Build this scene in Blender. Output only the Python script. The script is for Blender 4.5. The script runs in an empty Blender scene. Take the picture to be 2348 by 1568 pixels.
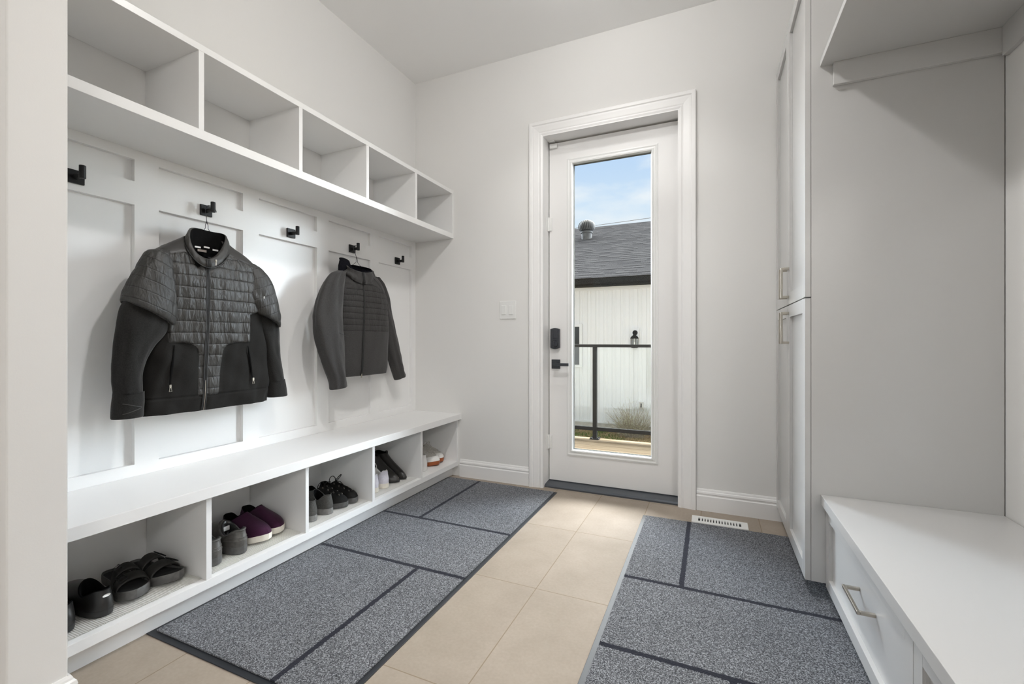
import bpy, bmesh, math, random
from mathutils import Vector, noise
PI = math.pi
sc = bpy.context.scene
C = sc.collection
rnd = random.Random(7)

# ------------------------------------------------------------------ camera
cam_d = bpy.data.cameras.new('camera'); cam = bpy.data.objects.new('camera', cam_d); C.objects.link(cam)
cam.location = (0, 0, 1.03); cam.rotation_euler = (PI/2, 0, 0.416969)
cam_d.sensor_width = 36; cam_d.lens = 1030.97/2348*36
cam_d.shift_y = -(784-780.86)/2348
cam_d.clip_start = .02; cam_d.clip_end = 300
sc.camera = cam
# ------------------------------------------------------------------ colour management
sc.view_settings.view_transform = 'Standard'; sc.view_settings.look = 'None'
sc.view_settings.gamma = 1; sc.view_settings.use_curve_mapping = False
sc.view_settings.exposure = 0.27
try:
    sc.cycles.use_denoising = True; sc.cycles.max_bounces = 7; sc.cycles.diffuse_bounces = 5
    sc.cycles.glossy_bounces = 3; sc.cycles.transmission_bounces = 4; sc.cycles.transparent_max_bounces = 8
    sc.cycles.caustics_reflective = False; sc.cycles.caustics_refractive = False
    sc.cycles.sample_clamp_indirect = 6
except Exception: pass
# ------------------------------------------------------------------ world sky
w = bpy.data.worlds.new('sky'); sc.world = w; w.use_nodes = True
nt = w.node_tree; nt.nodes.clear()
def N(t, k, **a):
    n = t.nodes.new(k)
    for x, v in a.items(): setattr(n, x, v)
    return n
out = N(nt, 'ShaderNodeOutputWorld'); bg = N(nt, 'ShaderNodeBackground'); nt.links.new(bg.outputs[0], out.inputs[0])
tc = N(nt, 'ShaderNodeTexCoord'); sep = N(nt, 'ShaderNodeSeparateXYZ'); nt.links.new(tc.outputs['Generated'], sep.inputs[0])
rp = N(nt, 'ShaderNodeValToRGB'); nt.links.new(sep.outputs[2], rp.inputs[0])
e = rp.color_ramp.elements
e[0].position = 0.0; e[0].color = (.35, .33, .30, 1)
e[1].position = .02; e[1].color = (.88, .93, .97, 1)
for p, c in ((.20, (.82, .90, .97, 1)), (.28, (.66, .81, .98, 1)), (.38, (.53, .71, .97, 1)), (.46, (.80, .88, 1, 1)), (.60, (1.0, .985, .96, 1))):
    q = e.new(p); q.color = c
mp = N(nt, 'ShaderNodeMapping'); mp.inputs['Scale'].default_value = (3.0, 3.0, 9); nt.links.new(tc.outputs['Generated'], mp.inputs[0])
nz = N(nt, 'ShaderNodeTexNoise'); nz.inputs['Scale'].default_value = 1.6; nz.inputs['Detail'].default_value = 7; nz.inputs['Roughness'].default_value = .55
nt.links.new(mp.outputs[0], nz.inputs['Vector'])
cr = N(nt, 'ShaderNodeValToRGB'); cr.color_ramp.elements[0].position = .47; cr.color_ramp.elements[1].position = .72
nt.links.new(nz.outputs[0], cr.inputs[0])
mx = N(nt, 'ShaderNodeMixRGB'); mx.inputs[2].default_value = (.93, .96, 1, 1)
nt.links.new(cr.outputs[0], mx.inputs[0]); nt.links.new(rp.outputs[0], mx.inputs[1]); nt.links.new(mx.outputs[0], bg.inputs[0])
# unseen northern sky boosted above and beside the garage band to add door daylight
def W(op, a, b=None):
    n = N(nt, 'ShaderNodeMath', operation=op)
    for i, v in enumerate((a, b)):
        if v is None: continue
        if isinstance(v, (int, float)): n.inputs[i].default_value = v
        else: nt.links.new(v, n.inputs[i])
    return n.outputs[0]
def ramp(v, a, b):
    n = N(nt, 'ShaderNodeMapRange', interpolation_type='SMOOTHSTEP'); n.inputs[1].default_value = a; n.inputs[2].default_value = b
    nt.links.new(v, n.inputs[0]); return n.outputs[0]
azi = W('ARCTAN2', sep.outputs[0], sep.outputs[1])
aside = W('MAXIMUM', ramp(azi, .26, .55), ramp(W('MULTIPLY', azi, -1.0), .42, .62))
high = ramp(sep.outputs[2], .42, .56)
north = ramp(sep.outputs[1], .05, .30)
boost = W('MULTIPLY', W('MULTIPLY', W('MAXIMUM', aside, high), north), ramp(sep.outputs[2], -.01, .03))
SKY_SOUTH, SKY_BOOST = 1.1, 32.0
stg = W('ADD', W('ADD', .84, W('MULTIPLY', high, SKY_SOUTH-.84)), W('MULTIPLY', boost, SKY_BOOST))
nt.links.new(stg, bg.inputs[1])
# ------------------------------------------------------------------ lamps: recessed ceiling lights of the room; hall and next-room ones are added fill
def lamp(name, loc, power, col=(1, .995, .985), size=2.05, blend=.55):
    l = bpy.data.lights.new(name, 'SPOT'); l.shadow_soft_size = .05; l.energy = power; l.color = col
    l.spot_size = size; l.spot_blend = blend
    o = bpy.data.objects.new(name, l); C.objects.link(o); o.location = loc
POTS_FILL = [(-.52, 1.4, 44, 23), (-.61, 2.25, 27, 2.5), (-2.9, -.9, 8, 14), (-2.9, -2.2, 8, 12), (1.9, -1.9, 30, 55), (1.9, -2.7, 30, 55)]  # hall and next-room entries are unseen, added to brighten the room
for x, y, p, q in POTS_FILL:
    lamp('ceiling_or_fill_lamp', (x, y, 3.06), p)
    l = bpy.data.lights.new('fill_point', 'POINT'); l.energy = q; l.shadow_soft_size = .05 if abs(x) < 1 else .2; l.color = (1, .995, .985)   # all-round fill added at each lamp, no lens is modelled
    o = bpy.data.objects.new('fill_point', l); C.objects.link(o); o.location = (x, y, 3.0 if abs(x) < 1 else 2.45)

# ================================================================== materials
MAT = {}
def mat(name, col, rough=.5, metal=0., spec=.5, bump=None, var=None, coord='Object', sheen=0.):
    m = bpy.data.materials.new(name); m.use_nodes = True; t = m.node_tree
    b = t.nodes['Principled BSDF']
    b.inputs['Base Color'].default_value = (*col, 1); b.inputs['Roughness'].default_value = rough
    b.inputs['Metallic'].default_value = metal; b.inputs['Specular IOR Level'].default_value = spec
    if sheen: b.inputs['Sheen Weight'].default_value = sheen
    tcn = N(t, 'ShaderNodeTexCoord')
    if var:  # (scale, amount)
        n = N(t, 'ShaderNodeTexNoise'); n.inputs['Scale'].default_value = var[0]; n.inputs['Detail'].default_value = 4
        t.links.new(tcn.outputs[coord], n.inputs['Vector'])
        r = N(t, 'ShaderNodeValToRGB'); a = var[1]
        r.color_ramp.elements[0].position = .3; r.color_ramp.elements[1].position = .7
        r.color_ramp.elements[0].color = (*[max(0, c*(1-a)) for c in col], 1); r.color_ramp.elements[1].color = (*[min(1, c*(1+a)) for c in col], 1)
        t.links.new(n.outputs[0], r.inputs[0]); t.links.new(r.outputs[0], b.inputs['Base Color'])
    if bump:  # (scale, strength, distance)
        n = N(t, 'ShaderNodeTexNoise'); n.inputs['Scale'].default_value = bump[0]; n.inputs['Detail'].default_value = 3
        t.links.new(tcn.outputs[coord], n.inputs['Vector'])
        bp = N(t, 'ShaderNodeBump'); bp.inputs['Strength'].default_value = bump[1]; bp.inputs['Distance'].default_value = bump[2]
        t.links.new(n.outputs[0], bp.inputs['Height']); t.links.new(bp.outputs[0], b.inputs['Normal'])
    MAT[name] = m
    return m
def Mth(t, op, a, b=None, c=None):
    n = N(t, 'ShaderNodeMath', operation=op)
    for i, v in enumerate((a, b, c)):
        if v is None: continue
        if isinstance(v, (int, float)): n.inputs[i].default_value = v
        else: t.links.new(v, n.inputs[i])
    return n.outputs[0]

WALL = mat('wall_paint', (.75, .74, .722), .75, spec=.25, bump=(260, .06, .002))
CEIL = mat('ceiling_paint', (.92, .915, .905), .85, spec=.2, bump=(180, .08, .002))
TRIM = mat('trim_paint', (.83, .82, .81), .38, spec=.4)
JOIN = mat('white_lacquer', (.805, .80, .79), .32, spec=.45)
CAB = mat('cabinet_lacquer', (.55, .545, .535), .22, spec=.6)
DOORW = mat('door_paint', (.79, .78, .77), .42, spec=.4)
BLACKM = mat('matt_black_metal', (.012, .012, .013), .45, metal=.3, spec=.4)
BRONZE = mat('dark_grey_metal', (.055, .058, .065), .42, metal=.5)
NICKEL = mat('brushed_nickel', (.52, .48, .42), .32, metal=1., var=(40, .06))
STEEL = mat('steel_wire', (.10, .10, .11), .35, metal=1.)
PLASTIC = mat('white_plastic', (.77, .77, .755), .35)
RUBBER = mat('black_rubber', (.02, .023, .028), .5, spec=.4)
THRESH = mat('threshold_metal', (.10, .11, .125), .35, metal=.6)
LINER = mat('ribbed_liner', (.74, .73, .705), .55)
LINED = mat('shelf_board_paint', (.84, .835, .825), .45)
VOID = mat('void_shade', (.01, .01, .01), .9)  # near-black in place of shade inside gaps

# tile floor
m = mat('floor_tile', (.5, .4, .3), .64, spec=.08); t = m.node_tree; b = t.nodes['Principled BSDF']
tcn = N(t, 'ShaderNodeTexCoord'); sp = N(t, 'ShaderNodeSeparateXYZ'); t.links.new(tcn.outputs['Object'], sp.inputs[0])
def joint(v, off, pitch, half):
    f = Mth(t, 'FRACT', Mth(t, 'DIVIDE', Mth(t, 'ADD', v, off), pitch))
    d = Mth(t, 'MINIMUM', f, Mth(t, 'SUBTRACT', 1.0, f))
    return Mth(t, 'LESS_THAN', Mth(t, 'MULTIPLY', d, pitch), half), Mth(t, 'FLOOR', Mth(t, 'DIVIDE', Mth(t, 'ADD', v, off), pitch))
jx, ix = joint(sp.outputs[0], .665+.305*40, .305, .0019); jy, iy = joint(sp.outputs[1], -2.357+.608*40, .608, .0019)
jm = Mth(t, 'MAXIMUM', jx, jy)
n1 = N(t, 'ShaderNodeTexNoise'); n1.inputs['Scale'].default_value = 3.2; n1.inputs['Detail'].default_value = 6; n1.inputs['Roughness'].default_value = .6
t.links.new(tcn.outputs['Object'], n1.inputs['Vector'])
r1 = N(t, 'ShaderNodeValToRGB'); t.links.new(n1.outputs[0], r1.inputs[0])
r1.color_ramp.elements[0].position = .32; r1.color_ramp.elements[0].color = (.335, .283, .232, 1)
r1.color_ramp.elements[1].position = .68; r1.color_ramp.elements[1].color = (.41, .350, .292, 1)
n2 = N(t, 'ShaderNodeTexNoise'); n2.inputs['Scale'].default_value = 90; n2.inputs['Detail'].default_value = 3
t.links.new(tcn.outputs['Object'], n2.inputs['Vector'])
mm = N(t, 'ShaderNodeMixRGB', blend_type='MULTIPLY'); mm.inputs[0].default_value = .18
t.links.new(r1.outputs[0], mm.inputs[1]); t.links.new(n2.outputs[0], mm.inputs[2])
wn = N(t, 'ShaderNodeTexWhiteNoise', noise_dimensions='2D'); cb = N(t, 'ShaderNodeCombineXYZ'); t.links.new(ix, cb.inputs[0]); t.links.new(iy, cb.inputs[1])
t.links.new(cb.outputs[0], wn.inputs['Vector'])
hv = N(t, 'ShaderNodeHueSaturation'); t.links.new(Mth(t, 'MULTIPLY_ADD', wn.outputs['Value'], .09, .955), hv.inputs['Value']); t.links.new(mm.outputs[0], hv.inputs['Color'])
gm = N(t, 'ShaderNodeMixRGB'); gm.inputs[2].default_value = (.24, .19, .14, 1)
t.links.new(jm, gm.inputs[0]); t.links.new(hv.outputs[0], gm.inputs[1]); t.links.new(gm.outputs[0], b.inputs['Base Color'])
bp = N(t, 'ShaderNodeBump'); bp.inputs['Distance'].default_value = .0015; bp.inputs['Strength'].default_value = .5
t.links.new(Mth(t, 'SUBTRACT', 1.0, jm), bp.inputs['Height']); t.links.new(bp.outputs[0], b.inputs['Normal'])
TILE = m

# carpet pile with woven dark lines; lines: (axis, centre, lo, hi, half width) in the mat's own coordinates
def carpet(name, lines):
    m = mat(name, (.2, .2, .2), 1., spec=.03, sheen=.12); t = m.node_tree; b = t.nodes['Principled BSDF']
    tcn = N(t, 'ShaderNodeTexCoord'); sp = N(t, 'ShaderNodeSeparateXYZ'); t.links.new(tcn.outputs['Object'], sp.inputs[0])
    n = N(t, 'ShaderNodeTexNoise'); n.inputs['Scale'].default_value = 250; n.inputs['Detail'].default_value = 2.5; n.inputs['Roughness'].default_value = .75
    t.links.new(tcn.outputs['Object'], n.inputs['Vector'])
    r = N(t, 'ShaderNodeValToRGB'); t.links.new(n.outputs[0], r.inputs[0]); E = r.color_ramp.elements
    E[0].position = .36; E[0].color = (.020, .022, .027, 1); E[1].position = .64; E[1].color = (.36, .372, .395, 1)
    q = E.new(.5); q.color = (.112, .117, .128, 1)
    big = N(t, 'ShaderNodeTexNoise'); big.inputs['Scale'].default_value = 4; t.links.new(tcn.outputs['Object'], big.inputs['Vector'])
    hv = N(t, 'ShaderNodeHueSaturation'); t.links.new(Mth(t, 'MULTIPLY_ADD', big.outputs[0], .35, .83), hv.inputs['Value']); t.links.new(r.outputs[0], hv.inputs['Color'])
    jit = N(t, 'ShaderNodeTexNoise'); jit.inputs['Scale'].default_value = 140; t.links.new(tcn.outputs['Object'], jit.inputs['Vector'])
    jj = Mth(t, 'MULTIPLY', Mth(t, 'SUBTRACT', jit.outputs[0], .5), .012)
    mask = None
    for ax, c, lo, hi, hw in lines:
        u, v = (sp.outputs[0], sp.outputs[1]) if ax == 'x' else (sp.outputs[1], sp.outputs[0])
        a = Mth(t, 'LESS_THAN', Mth(t, 'ABSOLUTE', Mth(t, 'ADD', Mth(t, 'SUBTRACT', u, c), jj)), hw)
        k = Mth(t, 'LESS_THAN', Mth(t, 'ABSOLUTE', Mth(t, 'SUBTRACT', v, (lo+hi)/2)), (hi-lo)/2)
        a = Mth(t, 'MULTIPLY', a, k); mask = a if mask is None else Mth(t, 'MAXIMUM', mask, a)
    lm = N(t, 'ShaderNodeMixRGB'); t.links.new(mask, lm.inputs[0]); t.links.new(hv.outputs[0], lm.inputs[1])
    lc = N(t, 'ShaderNodeMixRGB'); lc.inputs[1].default_value = (.006, .007, .012, 1); lc.inputs[2].default_value = (.025, .027, .042, 1); t.links.new(n.outputs[0], lc.inputs[0])
    t.links.new(lc.outputs[0], lm.inputs[2]); t.links.new(lm.outputs[0], b.inputs['Base Color'])
    bp = N(t, 'ShaderNodeBump'); bp.inputs['Distance'].default_value = .006; bp.inputs['Strength'].default_value = .7
    t.links.new(n.outputs[0], bp.inputs['Height']); t.links.new(bp.outputs[0], b.inputs['Normal'])
    return m

def glass(name, tint=(1, 1, 1), refl=.06):
    m = bpy.data.materials.new(name); m.use_nodes = True; t = m.node_tree; t.nodes.clear()
    o = N(t, 'ShaderNodeOutputMaterial'); a = N(t, 'ShaderNodeBsdfTransparent'); a.inputs[0].default_value = (*tint, 1)
    g = N(t, 'ShaderNodeBsdfGlossy'); g.inputs['Roughness'].default_value = .02
    lw = N(t, 'ShaderNodeFresnel'); lw.inputs[0].default_value = 1.25
    x = N(t, 'ShaderNodeMixShader'); t.links.new(lw.outputs[0], x.inputs[0]); t.links.new(a.outputs[0], x.inputs[1]); t.links.new(g.outputs[0], x.inputs[2])
    t.links.new(x.outputs[0], o.inputs[0]); return m
GLASS = glass('clear_glass', (.97, .985, .98))

# ================================================================== mesh helpers
class MB:
    def __init__(s): s.v = []; s.f = []; s.mi = []
    def face(s, ids, mi=0): s.f.append(tuple(ids)); s.mi.append(mi)
    def add(s, pts): k = len(s.v); s.v += [tuple(p) for p in pts]; return k
    def box(s, x0, x1, y0, y1, z0, z1, mi=0):
        if x0 > x1: x0, x1 = x1, x0
        if y0 > y1: y0, y1 = y1, y0
        if z0 > z1: z0, z1 = z1, z0
        k = s.add([(x0, y0, z0), (x1, y0, z0), (x1, y1, z0), (x0, y1, z0), (x0, y0, z1), (x1, y0, z1), (x1, y1, z1), (x0, y1, z1)])
        for f in ((3, 2, 1, 0), (4, 5, 6, 7), (0, 1, 5, 4), (1, 2, 6, 5), (2, 3, 7, 6), (3, 0, 4, 7)): s.face([k+i for i in f], mi)
        return s
    def grid(s, rows, closed=False, mi=0, flip=False):
        """rows: list of equal length point lists -> quads"""
        n = len(rows[0]); k = len(s.v)
        for r in rows: s.add(r)
        for i in range(len(rows)-1):
            for j in range(n if closed else n-1):
                a, b_ = k+i*n+j, k+i*n+(j+1) % n; c, d = b_+n, a+n
                s.face((a, d, c, b_) if flip else (a, b_, c, d), mi(i, j) if callable(mi) else mi)
        return k
    def cap(s, pts, mi=0, flip=False):
        k = s.add(pts); ids = list(range(k, k+len(pts)))
        s.face(ids[::-1] if flip else ids, mi)
    def tube(s, pts, r, seg=8, mi=0, closed=False, caps=True):
        pts = [Vector(p) for p in pts]; n = len(pts); rows = []; up = None
        for i, p in enumerate(pts):
            a = pts[(i-1) % n] if (closed or i) else p; b_ = pts[(i+1) % n] if (closed or i < n-1) else p
            d = (b_-a)
            d = d.normalized() if d.length > 1e-9 else Vector((0, 0, 1))
            if up is None: up = d.orthogonal().normalized()
            up = (up-d*up.dot(d)); up = up.normalized() if up.length > 1e-6 else d.orthogonal().normalized()
            s2 = d.cross(up); rr = r[i] if isinstance(r, (list, tuple)) else r
            rows.append([p+(up*math.cos(2*PI*q/seg)+s2*math.sin(2*PI*q/seg))*rr for q in range(seg)])
        if closed: rows.append(rows[0])
        s.grid(rows, True, mi)
        if caps and not closed: s.cap(rows[0], mi, True); s.cap(rows[-1], mi)
        return s
    def cyl(s, p0, p1, r, seg=16, mi=0, r1=None): return s.tube([p0, p1], [r, r if r1 is None else r1], seg, mi)
    def lathe(s, prof, cx, cy, seg=24, mi=0, axis='z'):
        rows = []
        for (r, h) in prof:
            ring = []
            for q in range(seg):
                a = 2*PI*q/seg; u, v = r*math.cos(a), r*math.sin(a)
                ring.append((cx+u, cy+v, h) if axis == 'z' else ((cx+u, h, cy+v) if axis == 'y' else (h, cx+u, cy+v)))
            rows.append(ring)
        s.grid(rows, True, mi); return s
    def prism(s, poly, ext, axis, a, b_, mi=0):
        """poly: 2-D points; extruded from a to b along axis; ext maps (u,v,w)->xyz"""
        p = [ext(u, v, a) for u, v in poly]; q = [ext(u, v, b_) for u, v in poly]
        self_k = s.grid([p, q], True, mi); s.cap(p, mi, True); s.cap(q, mi)
        return s
def build(name, mb, mats, parent=None, smooth=False, bevel=0, seg=2, auto=None, subs=0, loc=None):
    me = bpy.data.meshes.new(name); me.from_pydata(mb.v, [], mb.f)
    if not isinstance(mats, (list, tuple)): mats = [mats]
    for m in mats: me.materials.append(m)
    for p, k in zip(me.polygons, mb.mi): p.material_index = k
    bm = bmesh.new(); bm.from_mesh(me)
    bmesh.ops.remove_doubles(bm, verts=bm.verts, dist=1e-6)
    bmesh.ops.recalc_face_normals(bm, faces=bm.faces)
    bm.to_mesh(me); bm.free()
    if smooth:
        for p in me.polygons: p.use_smooth = True
        if smooth == 'auto': me.set_sharp_from_angle(angle=.6)
    o = bpy.data.objects.new(name, me); C.objects.link(o)
    if loc: o.location = loc
    if parent: o.parent = parent
    if bevel:
        md = o.modifiers.new('edge', 'BEVEL'); md.width = bevel; md.segments = seg; md.limit_method = 'ANGLE'; md.angle_limit = .7
    if subs:
        md = o.modifiers.new('smooth', 'SUBSURF'); md.levels = subs; md.render_levels = subs
    return o
def tag(o, label, cat, group=None, kind=None):
    o['label'] = label; o['category'] = cat
    if group: o['group'] = group
    if kind: o['kind'] = kind
    return o
def struct(name, mb, m, **k):
    o = build(name, mb, m, **k)
    if not k.get('parent'): o['kind'] = 'structure'
    return o
def thing(name, label, cat, loc=(0, 0, 0), rz=0, group=None):
    o = bpy.data.objects.new(name, None); C.objects.link(o); o.location = loc; o.rotation_euler = (0, 0, rz); o.empty_display_size = .1
    return tag(o, label, cat, group)
def part(name, mb, m, parent, **k):
    """mesh given in world coordinates, re-expressed in its thing's own frame"""
    L = Vector(parent.location)
    q = parent
    while q.parent: q = q.parent; L += Vector(q.location)
    mb.v = [(x-L.x, y-L.y, z-L.z) for x, y, z in mb.v]
    return build(name, mb, m, parent=parent, **k)
def lpart(name, mb, m, parent, **k): return build(name, mb, m, parent=parent, **k)
def dup(o, parent=None):
    c = o.copy(); C.objects.link(c)
    if parent: c.parent = parent
    for ch in list(o.children): dup(ch, c)
    return c
def lerp(a, b_, t): return a+(b_-a)*t
def interp(tab, x):
    if x <= tab[0][0]: return tab[0][1]
    for (a, u), (b_, v) in zip(tab, tab[1:]):
        if x <= b_:
            q = (x-a)/(b_-a); return lerp(u, v, q)
    return tab[-1][1]
def sinterp(tab, x):
    """smooth (Catmull-Rom) version of interp"""
    n = len(tab)
    if x <= tab[0][0]: return tab[0][1]
    if x >= tab[-1][0]: return tab[-1][1]
    for i in range(n-1):
        if tab[i][0] <= x <= tab[i+1][0]:
            x0, y0 = tab[i]; x1, y1 = tab[i+1]; h = x1-x0; q = (x-x0)/h
            m0 = (y1-tab[i-1][1])/(x1-tab[i-1][0]) if i else (y1-y0)/h
            m1 = (tab[i+2][1]-y0)/(tab[i+2][0]-x0) if i+2 < n else (y1-y0)/h
            return (2*q**3-3*q*q+1)*y0+(q**3-2*q*q+q)*h*m0+(-2*q**3+3*q*q)*y1+(q**3-q*q)*h*m1

# ================================================================== room shell
LX, RX, BY, CZ = -2.16, .929, 2.972, 3.076         # left wall, right wall, back wall, ceiling
HX, HY = -3.3, -3.4                               # hall behind the camera
floor = struct('floor', MB().box(HX-.12, 4.6, HY-.12, 3.12, -.12, 0), TILE)
struct('ceiling', MB().box(HX-.12, 4.6, HY-.12, BY+.2, CZ, CZ+.12), CEIL)
wl = MB(); wl.box(LX-.14, LX-.022, .60, BY+.17, 0, CZ); wl.box(LX-.022, LX, .60, BY, 1.832, CZ)
struct('wall_left', wl, WALL)
DX0, DX1, DZ = -1.079, -.182, 2.463               # door opening
wb = MB(); wb.box(LX-.022, DX0, BY, BY+.17, 0, CZ); wb.box(DX1, RX, BY, BY+.17, 0, CZ); wb.box(DX0, DX1, BY, BY+.17, DZ, CZ)
struct('wall_back', wb, WALL)
mb = MB(); mb.box(RX, RX+.12, .22, BY+.17, 0, CZ); mb.box(RX, RX+.12, HY, -2.9, 0, CZ); mb.box(RX, RX+.12, -2.9, .22, 2.5, CZ)   # unseen wide opening, added to let fill light in from the next room
struct('wall_right', mb, WALL)
mb = MB(); mb.box(4.48, 4.6, HY, .34, 0, CZ); mb.box(RX+.12, 4.48, .22, .34, 0, CZ); mb.box(RX, 4.6, HY-.12, HY, 0, CZ)  # unseen next room, added to hold fill lamps
struct('wall_side', mb, WALL)
struct('wall_near', MB().box(HX, -1.58, .505, .622, 0, CZ), WALL, bevel=.004)
struct('wall_hall', MB().box(HX-.12, HX, HY, .622, 0, CZ), WALL)
wr = MB(); WX0, WX1, WZ0, WZ1 = -2.4, .1, .75, 2.45
wr.box(HX, WX0, HY-.12, HY, 0, CZ); wr.box(WX1, RX, HY-.12, HY, 0, CZ); wr.box(WX0, WX1, HY-.12, HY, 0, WZ0); wr.box(WX0, WX1, HY-.12, HY, WZ1, CZ)
struct('wall_rear', wr, WALL)
wf = MB()
for a, b_, c, d in ((WX0, WX0+.06, WZ0, WZ1), (WX1-.06, WX1, WZ0, WZ1), (WX0, WX1, WZ0, WZ0+.06), (WX0, WX1, WZ1-.06, WZ1), (-1.18, -1.12, WZ0, WZ1)): wf.box(a, b_, HY-.09, HY-.03, c, d)
win = struct('fill_window_1', wf, TRIM)  # unseen rear window, added so daylight enters from behind the camera
part('pane', MB().box(WX0+.05, WX1-.05, HY-.062, HY-.058, WZ0+.05, WZ1-.05), GLASS, win)

# baseboards: stepped colonial profile (depth, height)
BBP = [(0, 0), (.016, 0), (.016, .088), (.012, .092), (.012, .098), (.015, .104), (.013, .114), (.008, .118), (.007, .124), (.004, .131), (0, .131)]
def bb_run(mb, x0, x1, y0, y1, nx, ny):
    pts = []
    a = [(x0+nx*d, y0+ny*d, h) for d, h in BBP]; b_ = [(x1+nx*d, y1+ny*d, h) for d, h in BBP]
    mb.grid([a, b_], True); mb.cap(a, 0, True); mb.cap(b_)
mb = MB(); bb_run(mb, -1.745, DX0-.1, BY, BY, 0, -1); bb_run(mb, DX1+.1, .46, BY, BY, 0, -1); struct('baseboard_back', mb, TRIM)
mb = MB()
# mitred wrap round the stub wall
ring = lambda x, y, sx, sy: [(x+sx*d, y+sy*d, h) for d, h in BBP]
mb.grid([ring(HX, .505, 0, -1), ring(-1.58, .505, 1, -1), ring(-1.58, .622, 1, 1), ring(-1.795, .622, 0, 1)], True)
mb.cap(ring(-1.795, .622, 0, 1)); struct('baseboard_near', mb, TRIM)
mb = MB(); bb_run(mb, RX, RX, HY, -2.9, -1, 0); struct('baseboard_right', mb, TRIM)

# door casing (trim_1)
CP = [(0, 0), (0, .012), (.012, .016), (.022, .012), (.028, .0145), (.060, .019), (.070, .019), (.076, .024), (.094, .024), (.098, .020), (.098, 0)]
mb = MB(); YF = BY
def cas(dx, dz, sx, sz): return [(dx+sx*u, YF-v, dz+sz*u) for u, v in CP]
rows = [cas(DX0, 0, -1, 0), cas(DX0, DZ, -1, 1), cas(DX1, DZ, 1, 1), cas(DX1, 0, 1, 0)]
mb.grid(rows, True); mb.cap(rows[0], 0, True); mb.cap(rows[-1])
struct('trim_1', mb, TRIM)
# jamb
door = bpy.data.objects.new('door_1', None); C.objects.link(door); door.location = (-.63, 3.0975, 0); door['kind'] = 'structure'
door['label'] = 'white exterior door with tall narrow glass pane'
JT = .006
mb = MB(); mb.box(DX0, DX0+JT, BY-.012, 3.142, 0, DZ); mb.box(DX1-JT, DX1, BY-.012, 3.142, 0, DZ); mb.box(DX0+JT, DX1-JT, BY-.012, 3.142, DZ-JT, DZ)
mb.box(DX0+JT, DX0+JT+.012, 3.122, 3.142, 0, DZ-JT, 1); mb.box(DX1-JT-.012, DX1-JT, 3.122, 3.142, 0, DZ-JT, 1); mb.box(DX0+JT, DX1-JT, 3.122, 3.142, DZ-JT-.012, DZ-JT, 1)  # near-black stops paint the shade in the gap round the slab
part('jamb', mb, [TRIM, VOID], door)
SX0, SX1, SZ0, SZ1, SY0, SY1 = -1.066, -.192, .032, 2.444, 3.075, 3.12
GX0, GX1, GZ0, GZ1 = -.892, -.361, .262, 2.276
mb = MB()
for a, b_, c, d in ((SX0, GX0-.01, SZ0, SZ1), (GX1+.01, SX1, SZ0, SZ1), (GX0-.01, GX1+.01, SZ0, GZ0-.01), (GX0-.01, GX1+.01, GZ1+.01, SZ1)): mb.box(a, b_, SY0, SY1, c, d)
part('slab', mb, DOORW, door)
# moulded frame round the glass (both faces)
FP = [(-.002, .006), (.004, -.009), (.012, -.011), (.016, -.006), (.026, -.005), (.034, -.008), (.042, -.006), (.044, 0)]
def fr(sy, yb):
    rows = []
    for cx, cz, sx, sz in ((GX0, GZ0, -1, -1), (GX0, GZ1, -1, 1), (GX1, GZ1, 1, 1), (GX1, GZ0, 1, -1), (GX0, GZ0, -1, -1)):
        rows.append([(cx+sx*u, yb+sy*v, cz+sz*u) for u, v in FP])
    return rows
mb = MB(); mb.grid(fr(1, SY0)); mb.grid(fr(-1, SY1)); part('glazing_frame', mb, PLASTIC, door, smooth=False)
part('glass_pane', MB().box(GX0-.008, GX1+.008, 3.094, 3.100, GZ0-.008, GZ1+.008), GLASS, door)
# hinges
for hz in (1.865, .305):
    mb = MB(); mb.box(-1.078, -1.047, 3.066, 3.0745, hz-.046, hz+.046); mb.cyl((-1.071, 3.062, hz-.05), (-1.071, 3.062, hz+.05), .0075, 12)
    mb.box(-1.0735, -1.0715, 3.025, 3.062, hz-.05, hz+.045)
    part('hinge', mb, PLASTIC, door, bevel=.0015)
# contact sensor at the top corner
mb = MB(); mb.box(-1.060, -1.005, 3.056, 3.074, 2.405, 2.438); part('door_sensor', mb, PLASTIC, door, bevel=.003)
mb = MB(); mb.box(-1.062, -1.022, 3.045, 3.070, 2.4485, 2.4565); part('sensor_magnet', mb, PLASTIC, door, bevel=.002)
# deadbolt: rounded shield body, thumb turn
dz0, dz1, dx0, dx1 = .972, 1.118, -1.052, -.984
mb = MB(); cx = (dx0+dx1)/2; poly = [(dx0, dz0+.006)]
for i in range(9): q = i/8; poly.append((lerp(dx0, dx1, q), dz0+.006-.008*math.sin(PI*q)))
poly.append((dx1, dz1-.006))
for i in range(9): q = i/8; poly.append((lerp(dx1, dx0, q), dz1-.006+.008*math.sin(PI*q)))
mb.prism(poly, lambda u, v, w_: (u, w_, v), 'y', 3.048, 3.074)
mb.box(cx-.010, cx+.022, 3.041, 3.049, 1.045, 1.108); db = part('deadbolt', mb, BRONZE, door, bevel=.003)
mb = MB(); mb.lathe([(0, 3.038), (.022, 3.038), (.024, 3.042), (.026, 3.049)], cx, 1.008, 24, axis='y'); part('dial', mb, BRONZE, db, smooth=False)
mb = MB(); mb.box(cx-.005, cx+.005, 3.026, 3.040, .990, 1.026); part('thumb_turn', mb, BRONZE, db, bevel=.002)
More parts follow.
